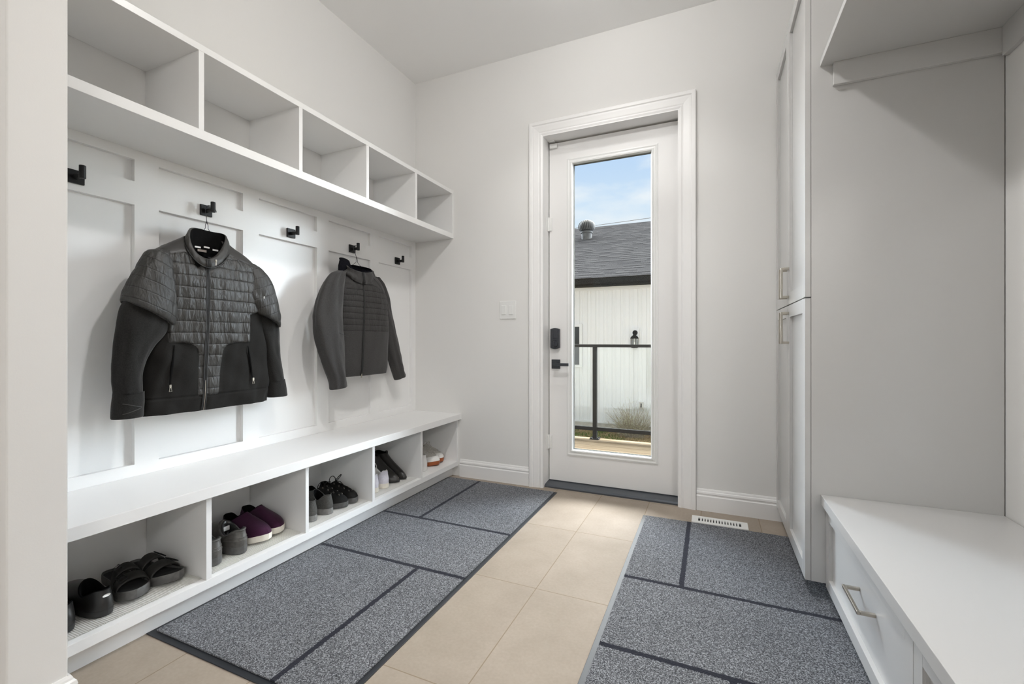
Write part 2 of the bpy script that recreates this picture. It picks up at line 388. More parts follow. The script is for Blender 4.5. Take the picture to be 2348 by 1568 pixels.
# lever
mb = MB(); lx0, lx1, lz = -1.047, -.984, .862
mb.box(lx0, lx1, 3.063, 3.074, lz-.033, lz+.033); lv = part('lever_handle', mb, BRONZE, door, bevel=.002)
mb = MB(); mb.cyl((-1.012, 3.064, lz), (-1.012, 3.018, lz), .0105, 16); mb.box(-1.021, -.905, 3.010, 3.022, lz-.010, lz+.010); part('lever', mb, BRONZE, lv, bevel=.002)
# threshold
mb = MB(); mb.prism([(2.985, 0), (3.165, 0), (3.165, .022), (3.10, .028), (3.07, .026), (2.998, .018), (2.985, .010)], lambda u, v, w_: (w_, u, v), 'x', DX0, DX1)
th = struct('trim_3', mb, THRESH); 
# light switch
sw = thing('light_switch', 'white double rocker light switch on the back wall left of the door', 'switch', (-1.348, BY, 1.252))
part('plate', MB().box(-1.413, -1.283, BY-.006, BY, 1.187, 1.317), PLASTIC, sw, bevel=.003)
for cx in (-1.378, -1.322):
    mb = MB(); mb.box(cx-.0175, cx+.0175, BY-.010, BY-.005, 1.218, 1.286); part('rocker', mb, PLASTIC, sw, bevel=.002)

# board and batten panelling (trim_2): sheet is the left wall, battens stand 18 mm proud
mb = MB(); X0, X1 = LX-.0218, LX
BATS = [(.623, .70), (1.058, 1.147), (1.525, 1.613), (1.991, 2.081), (2.453, 2.539), (2.921, 2.972)]
Z0, Z1 = .474, 1.832
for a, b_ in BATS: mb.box(X0, X1, a, b_, Z0, Z1)
for (a0, a1), (b0, b1) in zip(BATS, BATS[1:]):
    for z0, z1 in ((Z0, .522), (1.587, 1.683), (1.773, Z1)): mb.box(X0, X1, a1, b0, z0, z1)
mb.box(LX-.0219, LX-.0212, .623, 2.9718, .474, 1.832)
struct('trim_2', mb, JOIN)

# ================================================================== upper cubby shelf
CF, CZ0, CZ1 = -1.807, 1.832, 2.178
up = thing('cubby_shelf', 'long white open cubby shelf unit mounted high on the left wall', 'shelf', (LX+.001, 1.8, 1.832))
ys0 = .623; W0 = LX+.001
part('top_panel', MB().box(W0, CF, ys0, BY, CZ1-.026, CZ1), JOIN, up, bevel=.001)
part('bottom_panel', MB().box(W0, CF, ys0, BY, 1.811, 1.848), JOIN, up, bevel=.001)
for a, b_ in ((1.097, 1.117), (1.559, 1.579), (2.020, 2.041), (2.486, 2.507)):
    part('divider', MB().box(W0, CF-.001, a, b_, 1.848, CZ1-.026), JOIN, up)
part('end_panel', MB().box(W0, CF, BY-.018, BY, 1.848, CZ1-.026), JOIN, up)
part('end_panel', MB().box(W0, CF, ys0, ys0+.018, 1.848, CZ1-.026), JOIN, up)

# ================================================================== shoe bench
SF = -1.766
sb = thing('shoe_bench', 'long white built-in bench with five open shoe cubbies along left wall', 'bench', (-1.95, 1.8, 0))
part('seat', MB().box(LX, -1.738, ys0, BY, .432, .474), JOIN, sb, bevel=.0015)
part('shelf_board', MB().box(LX, SF, ys0, BY, .077, .112), LINED, sb, bevel=.001)
part('kick_board', MB().box(-1.835, -1.815, ys0, BY, 0, .077), JOIN, sb)
part('back_panel', MB().box(LX-.017, LX-.002, ys0, BY, .112, .432), LINED, sb)
DIV = [(1.100, 1.120), (1.561, 1.579), (2.023, 2.043), (2.490, 2.511)]
for a, b_ in DIV: part('divider', MB().box(LX, SF-.0008, a, b_, .112, .432), JOIN, sb)
part('end_panel', MB().box(LX, SF-.0008, BY-.018, BY, .112, .432), JOIN, sb)
part('end_panel', MB().box(LX, SF-.0008, ys0, ys0+.018, .112, .432), JOIN, sb)
# ribbed liners: corrugated sheet, ribs run front to back
CUB = [(ys0+.019, 1.099), (1.121, 1.560), (1.580, 2.022), (2.044, 2.489)]
LIN = ['nearest the stub wall, under the black sandals', 'under the purple slip-on shoes', 'under the black lace-up sneakers', 'under the ankle boots']
for (a, b_), nm in zip(CUB, LIN):
    n = int((b_-a)/.0065); pts = []
    for i in range(n):
        y = a+i*(b_-a)/n; d = (b_-a)/n
        pts += [(y, .1124), (y+d*.45, .1124), (y+d*.55, .1150), (y+d*.9, .1150)]
    pts.append((b_, .1124))
    mb = MB(); mb.grid([[(LX+.002, y, z) for y, z in pts], [(SF-.028, y, z) for y, z in pts]])
    o = build('shelf_liner', mb, LINER)
    tag(o, 'ribbed white shelf liner in the shoe cubby '+nm, 'shelf liner', 'ribbed liners in the shoe cubbies')

# ================================================================== coat hooks
def hook(y, z, label):
    t = thing('coat_hook', label, 'hook', (LX, y, z), 0, 'black coat hooks on the panelling')
    lpart('back_plate', MB().box(0, .010, -.0265, .0265, -.025, .025), BLACKM, t, bevel=.002)
    mb = MB(); mb.cyl((.010, 0, -.002), (.056, 0, -.002), .0095, 18); lpart('peg', mb, BLACKM, t, smooth=False)
    mb = MB(); mb.cyl((.056, 0, -.0135), (.056, 0, .034), .010, 18); lpart('peg_tip', mb, BLACKM, t, smooth=False, bevel=.0015)
    return t
HK = [(.868, 1.637, 'black square-plated coat hook half hidden by the stub wall, bare'), (1.340, 1.636, 'black coat hook holding the quilted jacket with open collar'),
      (1.804, 1.632, 'bare black coat hook between the two hanging jackets'), (2.274, 1.632, 'black coat hook holding the smaller hooded jacket'),
      (2.740, 1.628, 'bare black coat hook nearest the back wall')]
for h in HK: hook(*h)

# ================================================================== jackets
def seam_mat(name, col, rough, pitch, z0, sheen=.0, spec=.4, bump=(300, .15, .001), dark=.25, var=(60, .12), width=.045, tilt=0., y0=0., wr=.5):
    m = mat(name, col, rough, spec=spec, bump=bump, var=var, sheen=sheen); t = m.node_tree; b = t.nodes['Principled BSDF']
    tcn = N(t, 'ShaderNodeTexCoord'); sp = N(t, 'ShaderNodeSeparateXYZ'); t.links.new(tcn.outputs['Object'], sp.inputs[0])
    nn = N(t, 'ShaderNodeTexNoise'); nn.inputs['Scale'].default_value = 14; t.links.new(tcn.outputs['Object'], nn.inputs['Vector'])
    zz = Mth(t, 'ADD', Mth(t, 'ADD', sp.outputs[2], Mth(t, 'MULTIPLY', Mth(t, 'SUBTRACT', sp.outputs[1], y0), tilt)), Mth(t, 'MULTIPLY', Mth(t, 'SUBTRACT', nn.outputs[0], .5), .008))
    f = Mth(t, 'FRACT', Mth(t, 'DIVIDE', Mth(t, 'SUBTRACT', zz, z0-pitch*40), pitch))
    d = Mth(t, 'MINIMUM', f, Mth(t, 'SUBTRACT', 1.0, f)); k = Mth(t, 'LESS_THAN', d, width)
    src = b.inputs['Base Color'].links[0].from_socket
    x = N(t, 'ShaderNodeMixRGB'); x.inputs[2].default_value = (*[c*dark for c in col], 1)
    t.links.new(k, x.inputs[0]); t.links.new(src, x.inputs[1]); t.links.new(x.outputs[0], b.inputs['Base Color'])
    # puckered cloth: creases run across the stitch rows
    mpn = N(t, 'ShaderNodeMapping'); mpn.inputs['Scale'].default_value = (60, 60, 15); t.links.new(tcn.outputs['Object'], mpn.inputs[0])
    wz = N(t, 'ShaderNodeTexNoise'); wz.inputs['Scale'].default_value = 1.0; wz.inputs['Detail'].default_value = 3; wz.inputs['Distortion'].default_value = .6; t.links.new(mpn.outputs[0], wz.inputs['Vector'])
    hgt = Mth(t, 'SUBTRACT', wz.outputs[0], Mth(t, 'MULTIPLY', Mth(t, 'SUBTRACT', 1.0, Mth(t, 'MINIMUM', Mth(t, 'MULTIPLY', d, 12.0), 1.0)), .16))
    b2 = N(t, 'ShaderNodeBump'); b2.inputs['Strength'].default_value = wr; b2.inputs['Distance'].default_value = .012
    t.links.new(hgt, b2.inputs['Height']); t.links.new(b.inputs['Normal'].links[0].from_socket, b2.inputs['Normal']); t.links.new(b2.outputs[0], b.inputs['Normal'])
    return m
QC = (.030, .0285, .026)
NYLON = seam_mat('charcoal_quilted_nylon', QC, .46, .0485, 1.015-1.45, spec=.45, width=.022, dark=.12, wr=.75)
NYLONS = seam_mat('charcoal_sleeve_nylon', QC, .5, .0485, 1.015-1.45, spec=.4, width=.022, dark=.12, tilt=.45, y0=-.26, wr=.5)
NYLONR = seam_mat('charcoal_right_sleeve_nylon', QC, .5, .0485, 1.015-1.45, spec=.4, width=.022, dark=.12, tilt=-.40, y0=.24, wr=.5)
def region_mat(name, quilt):
    """quilted cloth, fleece where 'fleece' > 0, smooth yoke cloth where 'yoke' > 0"""
    m = quilt.copy(); m.name = name; t = m.node_tree; b = t.nodes['Principled BSDF']
    src = b.inputs['Base Color'].links[0].from_socket; nrm = b.inputs['Normal'].links[0].from_socket
    A = []
    for nm in ('fleece', 'yoke'):
        at = N(t, 'ShaderNodeAttribute'); at.attribute_name = nm; A.append(Mth(t, 'GREATER_THAN', at.outputs['Fac'], 0.0))
    tcn = N(t, 'ShaderNodeTexCoord'); nn = N(t, 'ShaderNodeTexNoise'); nn.inputs['Scale'].default_value = 300; t.links.new(tcn.outputs['Object'], nn.inputs['Vector'])
    fl = N(t, 'ShaderNodeMixRGB'); fl.inputs[1].default_value = (.010, .0096, .009, 1); fl.inputs[2].default_value = (.022, .021, .0195, 1); t.links.new(nn.outputs[0], fl.inputs[0])
    x1 = N(t, 'ShaderNodeMixRGB'); x1.inputs[2].default_value = (.030, .028, .0255, 1); t.links.new(A[1], x1.inputs[0]); t.links.new(src, x1.inputs[1])
    x2 = N(t, 'ShaderNodeMixRGB'); t.links.new(A[0], x2.inputs[0]); t.links.new(x1.outputs[0], x2.inputs[1]); t.links.new(fl.outputs[0], x2.inputs[2]); t.links.new(x2.outputs[0], b.inputs['Base Color'])
    t.links.new(Mth(t, 'MULTIPLY_ADD', A[0], .48, b.inputs['Roughness'].default_value), b.inputs['Roughness'])
    t.links.new(Mth(t, 'MULTIPLY_ADD', A[0], -.34, b.inputs['Specular IOR Level'].default_value), b.inputs['Specular IOR Level'])
    for n in t.nodes:
        if n.type == 'BUMP' and abs(n.inputs['Distance'].default_value-.012) < 1e-4:
            t.links.new(Mth(t, 'MULTIPLY', Mth(t, 'SUBTRACT', 1.0, Mth(t, 'MAXIMUM', A[0], A[1])), n.inputs['Strength'].default_value), n.inputs['Strength'])
    return m
BODY1 = region_mat('hybrid_jacket_cloth', NYLON)
YOKE = mat('charcoal_smooth_nylon', (.034, .032, .029), .5, spec=.4, bump=(200, .1, .001))
FLEECE = mat('black_fleece', (.016, .0153, .0142), .95, spec=.12, var=(260, .35), bump=(420, .3, .001), sheen=.12)
LINING = mat('black_lining', (.006, .006, .006), 1., spec=.05)
HEATHER = mat('charcoal_heather_softshell', (.044, .042, .041), .85, spec=.18, var=(420, .35), bump=(500, .25, .001), sheen=.12)
HEATHQ = seam_mat('charcoal_heather_quilt', (.040, .038, .037), .75, .0365, 1.092-1.45, spec=.2, sheen=.06, dark=.4, wr=.35, var=(420, .35), width=.05)
NAVYF = mat('navy_black_pile', (.008, .008, .0105), 1., spec=.05, bump=(160, .8, .004))
TAPE = mat('zip_tape', (.012, .012, .012), .6)
LABEL = mat('white_label', (.75, .74, .72), .6)
TAGC = mat('grey_tag', (.30, .26, .23), .7)

def body_surface(rows, xb, nz, nt_, p=.62):
    """rows: (z, yL, yR, xf).  returns f(theta, z)->point and the front-x function"""
    L = [(r[0], r[1]) for r in rows]; R = [(r[0], r[2]) for r in rows]; F = [(r[0], r[3]) for r in rows]
    def P(th, z):
        yl, yr, xf = sinterp(L, z), sinterp(R, z), sinterp(F, z)
        yc, hy = (yl+yr)/2, (yr-yl)/2; xm = xb+.030
        c, s_ = math.cos(th), math.sin(th)
        y = yc+hy*(abs(c)**.85)*(1 if c > 0 else -1)
        x = xm+((xf-xm) if s_ > 0 else (xm-xb))*(abs(s_)**p)*(1 if s_ > 0 else -1)
        return Vector((x, y, z))
    def front_x(y, z):
        yl, yr, xf = sinterp(L, z), sinterp(R, z), sinterp(F, z)
        yc, hy = (yl+yr)/2, (yr-yl)/2; xm = xb+.030
        c = max(-1, min(1, (y-yc)/hy)); c = abs(c)**(1/.85); s_ = math.sqrt(max(0, 1-c*c))
        return xm+(xf-xm)*s_**p
    return P, front_x
def loft(mb, secs, seg=40, step=14, disp=None, mi=0, cap_end=True, smooth=True):
    """secs: (x, y, z, hx, hy, tilt). tilt: z drop on the +y side.  disp(theta, t, pt)->outward offset"""
    n = len(secs); cols = [[(i, s_[k]) for i, s_ in enumerate(secs)] for k in range(6)]
    rows = []; total = (n-1)*step
    for q in range(total+1):
        u = q/step; x, y, z, hx, hy, tl = [sinterp(c, u) for c in cols]
        row = []
        for j in range(seg):
            a = 2*PI*j/seg; c, s_ = math.cos(a), math.sin(a)
            d = disp(a, u, (x, y, z)) if disp else 0
            row.append((x+(hx+d)*s_, y+(hy+d)*c, z-tl*c))
        rows.append(row)
    mb.grid(rows, True, mi)
    return rows
def smooth01(a, b_, x):
    q = max(0, min(1, (x-a)/(b_-a))); return q*q*(3-2*q)
def nz3(x, y, z): return noise.noise(Vector((x, y, z)))

# ---------- jacket one : black and charcoal quilted hybrid jacket
J1 = thing('jacket', 'black and charcoal quilted jacket with open collar on a wire hanger', 'jacket', (-2.07, 1.31, 1.45))
rows = [(.727, 1.040, 1.592, -2.022), (.792, 1.040, 1.596, -2.012), (.90, 1.052, 1.588, -2.008), (1.02, 1.068, 1.572, -2.002), (1.10, 1.078, 1.562, -1.998),
        (1.20, 1.068, 1.562, -1.996), (1.30, 1.056, 1.556, -1.998), (1.36, 1.062, 1.542, -2.006), (1.40, 1.088, 1.520, -2.018), (1.435, 1.135, 1.478, -2.036), (1.468, 1.185, 1.420, -2.052), (1.488, 1.215, 1.392, -2.062)]
P1, fx1 = body_surface(rows, -2.118, 0, 0)
NZ, NT = 190, 150
ZB, ZT = .727, 1.488
ZIPY = 1.252
def sdf1(y, z, front):
    """signed distances (fleece, yoke): positive inside"""
    yk = z-(1.425-.30*max(0, abs(y-1.30)-.06))
    if not front: return 1.1-z, yk if z > 1.1 else -.1
    lat = max(0, z-1.15)*2.2
    side = max(1.112-lat-y, y-1.452-lat)                 # outside the quilted front
    le, re = 1.222-.010*(1.02-z), 1.322-.08*(1.02-z)
    if z > .975:
        q = min(1, (z-.975)/.045); e_ = .055*(1-math.sqrt(max(0, 1-q*q))); le -= e_; re += e_
    low = min(1.022-z, max(le-y, y-re))                   # pocket panels below the quilted chest
    return max(side, low, .792-z), yk
NT = 210; mb = MB(); n = NT; FL, YK = [], []
for i in range(NZ+1):
    z = lerp(ZB, ZT, i/NZ); r = []
    for j in range(NT):
        th = 2*PI*j/NT; p = P1(th, z); fr_ = math.sin(th) > 0
        f, k = sdf1(p.y, z, fr_); FL.append(f); YK.append(k); d = 0
        if fr_:
            qm = smooth01(-.004, .004, -max(f, k)); fm = smooth01(-.003, .003, f)
            s_ = abs(math.sin(PI*(z-1.015)/.0485))
            dq = .0030*s_**.5+.0045*nz3(p.y*42, z*4, 3)*(.45+.55*s_)+.010*nz3(p.y*17, z*2.2, 8)+.004*nz3(p.y*75, z*7, 4)
            df = .013*nz3(p.y*8+z*9, z*4, 5)+.010*nz3(p.y*22-z*6, z*5, 2)-.002
            dy_ = .003*nz3(p.y*18, z*9, 1)
            d = lerp(lerp(dy_, dq, qm), df, fm)
            if abs(f) < .004 or abs(k) < .003: d -= .0022
            if abs(p.y-ZIPY) < .018 and z < 1.37: d -= .006*(1-abs(p.y-ZIPY)/.018)
            if abs(z-.792) < .004: d -= .003
            d *= min(1, math.sin(th)*3)
        r.append(p+Vector((math.sin(th), math.cos(th)*.4, 0)).normalized()*d)
    mb.add(r)
for i in range(NZ):
    for j in range(NT):
        th = 2*PI*(j+.5)/NT; z = lerp(ZB, ZT, (i+.5)/NZ); p = P1(th, z)
        if math.sin(th) > 0 and ((p.y-1.275)/.080)**2+((z-1.455)/.098)**2 < 1: continue
        a, b_ = i*n+j, i*n+(j+1) % n
        mb.face((a, b_, b_+n, a+n))
bo = part('body', mb, BODY1, J1, smooth=True)
me = bo.data
for nm, fi in (('fleece', 0), ('yoke', 1)):
    at = me.attributes.new(nm, 'FLOAT', 'POINT')
    for v, q in zip(me.vertices, at.data):
        wz_, wy_ = v.co.z+J1.location.z, v.co.y+J1.location.y
        q.value = sdf1(wy_, wz_, v.co.x+J1.location.x > -2.088)[fi]
# collar: outer shell
def collar_ring(phi, q, grow, A):
    c, s_ = math.cos(phi), math.sin(phi)
    zb_ = A['zb'][0]-A['zb'][1]*c+A['zb'][2]*math.cos(2*phi); zt = A['zt'][0]-A['zt'][1]*c+A['zt'][2]*math.cos(2*phi)
    ry = lerp(A['ry'][0], A['ry'][1], q)+grow; rx = lerp(A['rx'][0], A['rx'][1], q)+grow
    return Vector((A['x']+rx*c, A['y']-A['sh']*c+ry*s_, lerp(zb_, zt, q)))
A1 = dict(x=-2.055, y=1.288, sh=.040, zb=(1.424, .0525, -.026), zt=(1.478, .072, -.020), ry=(.094, .086), rx=(.062, .054))
mb = MB(); rows_ = []; M = 96
for i in range(15):
    q = i/14; r = []
    for j in range(M):
        ph = 2*PI*j/M
        g = .006*math.sin(PI*q)+.0035*nz3(math.cos(ph)*9, math.sin(ph)*9, q*1.5)+(.006*nz3(math.sin(ph)*14, 2, math.cos(ph)*14) if math.sin(ph) < -.1 else 0)
        r.append(collar_ring(ph, q, g, A1))
    rows_.append(r)
for i in range(1, 4): rows_.append([collar_ring(2*PI*j/M, 1+.02*math.sin(PI*i/3), .002-.004*i, A1) for j in range(M)])
mb.grid(rows_, True); part('collar', mb, YOKE, J1, smooth=True)
mb = MB(); rows_ = []
for i in range(9):
    q = 1.0-i/8*1.5
    rows_.append([collar_ring(2*PI*j/M, q, -.012-.003*nz3(math.cos(2*PI*j/M)*6, q*3, math.sin(2*PI*j/M)*6), A1) for j in range(M)])
mb.grid(rows_, True)
part('collar_lining', mb, LINING, J1, smooth=True)
# seam piping where the collar meets the yoke
mb = MB(); mb.tube([collar_ring(2*PI*j/64, .0, .004, A1) for j in range(64)], .0022, 6, closed=True); part('collar_piping', mb, TAPE, J1, smooth=True)
# neck labels on the lining (three little woven tabs) and a size tag
for k_, yy in enumerate((1.262, 1.302, 1.340)):
    mb = MB(); x = -2.0905+.002*abs(k_-1); z = 1.452-.006*(k_ != 1)
    mb.box(x, x+.002, yy-.0125, yy+.0125, z-.0035, z+.0035)
    part('woven_label', mb, LABEL, J1)
mb = MB(); mb.box(-2.089, -2.087, 1.262, 1.300, 1.428, 1.438); part('size_tag', mb, TAGC, J1)
# front zip with pull
def zpath(y0, z0, y1, z1, fx, off, n=24):
    return [Vector((fx(lerp(y0, y1, i/n), lerp(z0, z1, i/n))+off, lerp(y0, y1, i/n), lerp(z0, z1, i/n))) for i in range(n+1)]
pts = zpath(1.244, .730, ZIPY-.002, 1.345, fx1, .001); pts += [collar_ring(0, q, .008, A1) for q in (.15, .5, .9)]
mb = MB()
for dy in (-.006, .006): mb.tube([p+Vector((.001, dy, 0)) for p in pts], .0036, 6)
mb.tube([p+Vector((.002, 0, 0)) for p in pts], .0024, 6)
zp = part('front_zipper', mb, TAPE, J1, smooth=True)
mb = MB(); mb.tube([p+Vector((.0045, 0, 0)) for p in pts[:6]], .0010, 6); part('zipper_teeth', mb, NICKEL, zp)
mb = MB(); mb.box(-1.982, -1.979, 1.271, 1.276, 1.358, 1.378); mb.box(-1.984, -1.978, 1.270, 1.277, 1.374, 1.384); part('zipper_pull', mb, NICKEL, zp, bevel=.001)
# pocket zips
for y0, z0, y1, z1 in ((1.128, 1.012, 1.113, .840), (1.440, 1.005, 1.470, .842)):
    pts = zpath(y0, z0, y1, z1, fx1, .003)
    mb = MB(); mb.tube(pts, [.0015+.0035*math.sin(PI*i/24) for i in range(25)], 8); pz = part('pocket_zipper', mb, LINING, J1, smooth=True)
    p = pts[-1]; mb = MB(); mb.box(p.x+.002, p.x+.006, p.y-.004, p.y+.004, p.z-.004, p.z+.010)
    mb.tube([(p.x+.006, p.y-.005, p.z-.018), (p.x+.006, p.y-.002, p.z), (p.x+.006, p.y+.002, p.z), (p.x+.006, p.y+.005, p.z-.018)], .0012, 6, closed=True)
    part('zipper_pull', mb, NICKEL, pz)
# sleeves
def qd(a, u, p):
    z = p[2]; s_ = .6
    return .0022*s_**.5+.009*nz3(math.cos(a)*2.2, math.sin(a)*2.2, z*10)*smooth01(1.36, 1.22, p[2])+.005*nz3(math.cos(a)*5, math.sin(a)*5, z*22)
def fd(a, u, p): return .010*nz3(math.cos(a)*1.8, math.sin(a)*1.8+4, p[2]*6)+.0015*nz3(a*4, 2, p[2]*20)
def cd(a, u, p): return .001*nz3(a*4, 2, p[2]*20)
mb = MB(); r = loft(mb, [(-2.058, 1.110, 1.402, .022, .028, .0), (-2.054, 1.092, 1.375, .038, .044, .01), (-2.046, 1.074, 1.30, .052, .062, .02), (-2.040, 1.060, 1.21, .058, .082, .034), (-2.038, 1.048, 1.145, .058, .092, .046), (-2.042, 1.045, 1.133, .048, .084, .046)], 44, 12, qd)
sl = part('sleeve', mb, NYLONS, J1, smooth=True)
mb = MB(); loft(mb, [(-2.042, 1.038, 1.158, .038, .072, .036), (-2.044, 1.026, 1.105, .044, .080, .034), (-2.046, 1.004, 1.03, .044, .066, .015), (-2.048, .992, .97, .042, .057, 0), (-2.05, .985, .90, .040, .051, 0), (-2.05, .985, .829, .038, .0500, 0)], 44, 12, fd); part('lower_sleeve', mb, FLEECE, sl, smooth=True)
mb = MB(); rr = loft(mb, [(-2.05, .985, .832, .038, .0500, 0), (-2.05, .984, .80, .0395, .0512, 0), (-2.05, .982, .77, .040, .0512, 0), (-2.05, .980, .737, .040, .0508, 0), (-2.05, .980, .739, .034, .044, 0), (-2.05, .980, .78, .032, .042, 0)], 44, 6, cd); cf = part('cuff', mb, FLEECE, sl, smooth=True)
cuff_x = lambda y: -2.05+.0405*math.sqrt(max(0, 1-((y-.982)/.0515)**2))
mb = MB()
for za, zb2 in ((.792, .773), (.752, .771)): mb.tube([(cuff_x(lerp(.950, 1.012, q/8)), lerp(.950, 1.012, q/8), lerp(za, zb2, q/8)) for q in range(9)], .0013, 6)
part('cuff_tab', mb, YOKE, sl)
mb = MB(); loft(mb, [(-2.062, 1.486, 1.404, .022, .026, 0), (-2.056, 1.500, 1.372, .040, .044, -.01), (-2.046, 1.520, 1.30, .052, .068, -.02), (-2.040, 1.537, 1.21, .058, .084, .022), (-2.044, 1.556, 1.145, .056, .082, .036), (-2.050, 1.560, 1.133, .046, .074, .036)], 44, 12, qd)
sr = part('sleeve', mb, NYLONR, J1, smooth=True)
mb = MB(); loft(mb, [(-2.060, 1.565, 1.19, .044, .062, .01), (-2.072, 1.590, 1.08, .040, .058, -.01), (-2.078, 1.612, .98, .039, .054, 0), (-2.08, 1.632, .90, .038, .053, 0), (-2.08, 1.645, .822, .038, .0515, 0)], 44, 12, fd); part('lower_sleeve', mb, FLEECE, sr, smooth=True)
mb = MB(); loft(mb, [(-2.08, 1.645, .826, .038, .0515, 0), (-2.08, 1.650, .79, .039, .053, 0), (-2.08, 1.656, .742, .040, .054, .0), (-2.08, 1.656, .745, .034, .047, 0), (-2.08, 1.655, .78, .032, .045, 0)], 44, 6, cd); part('cuff', mb, FLEECE, sr, smooth=True)
# small embroidered mark on the right sleeve: K and faint letters
mb = MB(); ex, ey, ez = -1.9725, 1.498, 1.238
def stroke(a, b_): mb.tube([(ex, ey+a[0], ez+a[1]), (ex, ey+b_[0], ez+b_[1])], .0011, 5)
stroke((0, -.005), (0, .005)); stroke((0, 0), (.0055, .005)); stroke((0, 0), (.0055, -.005))
part('sleeve_mark', mb, LABEL, sr)

# wire hangers
def hanger(yh, zh, yc, zc, label, narrow, sw_):
    t = thing('wire_hanger', label, 'hanger', (-2.105, yc, zc))
    hx = LX+.036; r = .0135
    pts = [Vector((hx+.004, yh+.026, zh-.012)), Vector((hx+.002, yh+.020, zh+.006))]
    for i in range(9):
        a = PI*.15+PI*.78*i/8; pts.append(Vector((hx, yh+.0175*math.cos(a), zh+.0005+.0125*math.sin(a))))
    pts += [Vector((hx, yh-.022, zh-.014)), Vector((lerp(hx, -2.105, .5), lerp(yh-.02, yc, .6), lerp(zh, zc, .55))), Vector((-2.105, yc, zc))]
    mb = MB(); mb.tube(pts, .0015, 8); part('hook', mb, STEEL, t, smooth=True)
    mb = MB()
    for s_ in (-1, 1):
        mb.tube([(-2.105, yc, zc+.012), (-2.105, yc+s_*.003, zc), (-2.105, yc+s_*.006, zc-.010), (-2.105, yc+s_*.006, zc-.022), (-2.105, yc+s_*narrow, zc-.036), (-2.102, yc+s_*(narrow+.05), zc-.066), (-2.10, yc+s_*sw_, zc-.140), (-2.10, yc+s_*sw_, zc-.152), (-2.10, 0*s_+yc, zc-.155)], .0014, 8)
    part('frame', mb, STEEL, t, smooth=True)
    return t
hanger(1.340, 1.643, 1.312, 1.565, 'thin wire hanger inside the quilted jacket with open collar', .014, .19)
hanger(2.274, 1.639, 2.262, 1.562, 'thin wire hanger showing above the smaller hooded jacket', .022, .17)

# ---------- jacket two : smaller heather softshell with padded chest and hood
J2 = thing('jacket', 'smaller charcoal heather hooded jacket with zipped front, nearer the door', 'jacket', (-2.07, 2.27, 1.45))
rows = [(.808, 2.055, 2.494, -2.018), (.85, 2.050, 2.500, -2.006), (.95, 2.052, 2.503, -2.000), (1.08, 2.056, 2.502, -1.994), (1.20, 2.052, 2.492, -1.990), (1.32, 2.050, 2.476, -1.992),
        (1.39, 2.066, 2.455, -2.002), (1.43, 2.096, 2.425, -2.014), (1.462, 2.135, 2.385, -2.028), (1.485, 2.165, 2.355, -2.04)]
P2, fx2 = body_surface(rows, -2.115, 0, 0)
NZ, NT = 170, 130; ZB, ZT = .808, 1.485; ZY = 2.205
def quilt2(y, z, fr_): return fr_ and 1.092 < z < 1.385-.55*max(0, abs(y-2.25)-.10) and 2.03 < y < 2.47
mb = MB(); n = NT
for i in range(NZ+1):
    z = lerp(ZB, ZT, i/NZ); r = []
    for j in range(NT):
        th = 2*PI*j/NT; p = P2(th, z); fr_ = math.sin(th) > 0; d = 0
        if fr_:
            if quilt2(p.y, z, fr_): d = .0045*abs(math.sin(PI*(z-1.092)/.0365))**.5+.004*nz3(p.y*30, z*6, 3)
            else: d = .007*nz3(p.y*7+2, z*4, 9)+.003*nz3(p.y*20, z*12, 2)*(2.2 if z > 1.38 else .6)
            if abs(p.y-ZY) < .012: d -= .004*(1-abs(p.y-ZY)/.012)
            d *= min(1, math.sin(th)*3)
        r.append(p+Vector((math.sin(th), math.cos(th)*.4, 0)).normalized()*d)
    mb.add(r)
for i in range(NZ):
    for j in range(NT):
        th = 2*PI*(j+.5)/NT; z = lerp(ZB, ZT, (i+.5)/NZ); p = P2(th, z)
        if math.sin(th) > 0 and ((p.y-2.245)/.11)**2+((z-1.50)/.045)**2 < 1: continue
        a, b_ = i*n+j, i*n+(j+1) % n
        mb.face((a, b_, b_+n, a+n), 1 if quilt2(p.y, z, math.sin(th) > 0) else 0)
# raglan and yoke seams follow the surface
def seam(y0, z0, y1, z1): mb.tube(zpath(y0, z0, y1, z1, fx2, .0035, 16), .0012, 5, mi=2)
for s_ in ((2.196, 1.388, 2.10, 1.475), (2.196, 1.388, 2.12, 1.30), (2.30, 1.455, 2.42, 1.34), (2.215, 1.388, 2.30, 1.392)): seam(*s_)
part('body', mb, [HEATHER, HEATHQ, TAPE], J2, smooth=True)
A2 = dict(x=-2.058, y=2.248, sh=.045, zb=(1.432, .035, -.012), zt=(1.489, .024, -.004), ry=(.130, .120), rx=(.064, .052))
mb = MB(); rows_ = []
for i in range(15):
    q = i/14
    rows_.append([collar_ring(2*PI*j/M, q, .006*math.sin(PI*q)+.006*nz3(math.cos(2*PI*j/M)*6, math.sin(2*PI*j/M)*6, q*2)+.010*(max(0, math.sin(-2*PI*j/M)))*math.sin(q*PI*2.2), A2) for j in range(M)])
for i in range(1, 4): rows_.append([collar_ring(2*PI*j/M, 1, .002-.004*i, A2) for j in range(M)])
mb.grid(rows_, True); part('collar', mb, HEATHER, J2, smooth=True)
mb = MB(); rows_ = []
for i in range(10):
    q = 1.10-i/9*1.3
    rows_.append([collar_ring(2*PI*j/M, q, -.012-.006*nz3(math.cos(2*PI*j/M)*14, q*8, math.sin(2*PI*j/M)*14)-(.01 if q > 1 else 0), A2) for j in range(M)])
mb.grid(rows_, True); part('pile_lining', mb, NAVYF, J2, smooth=True)
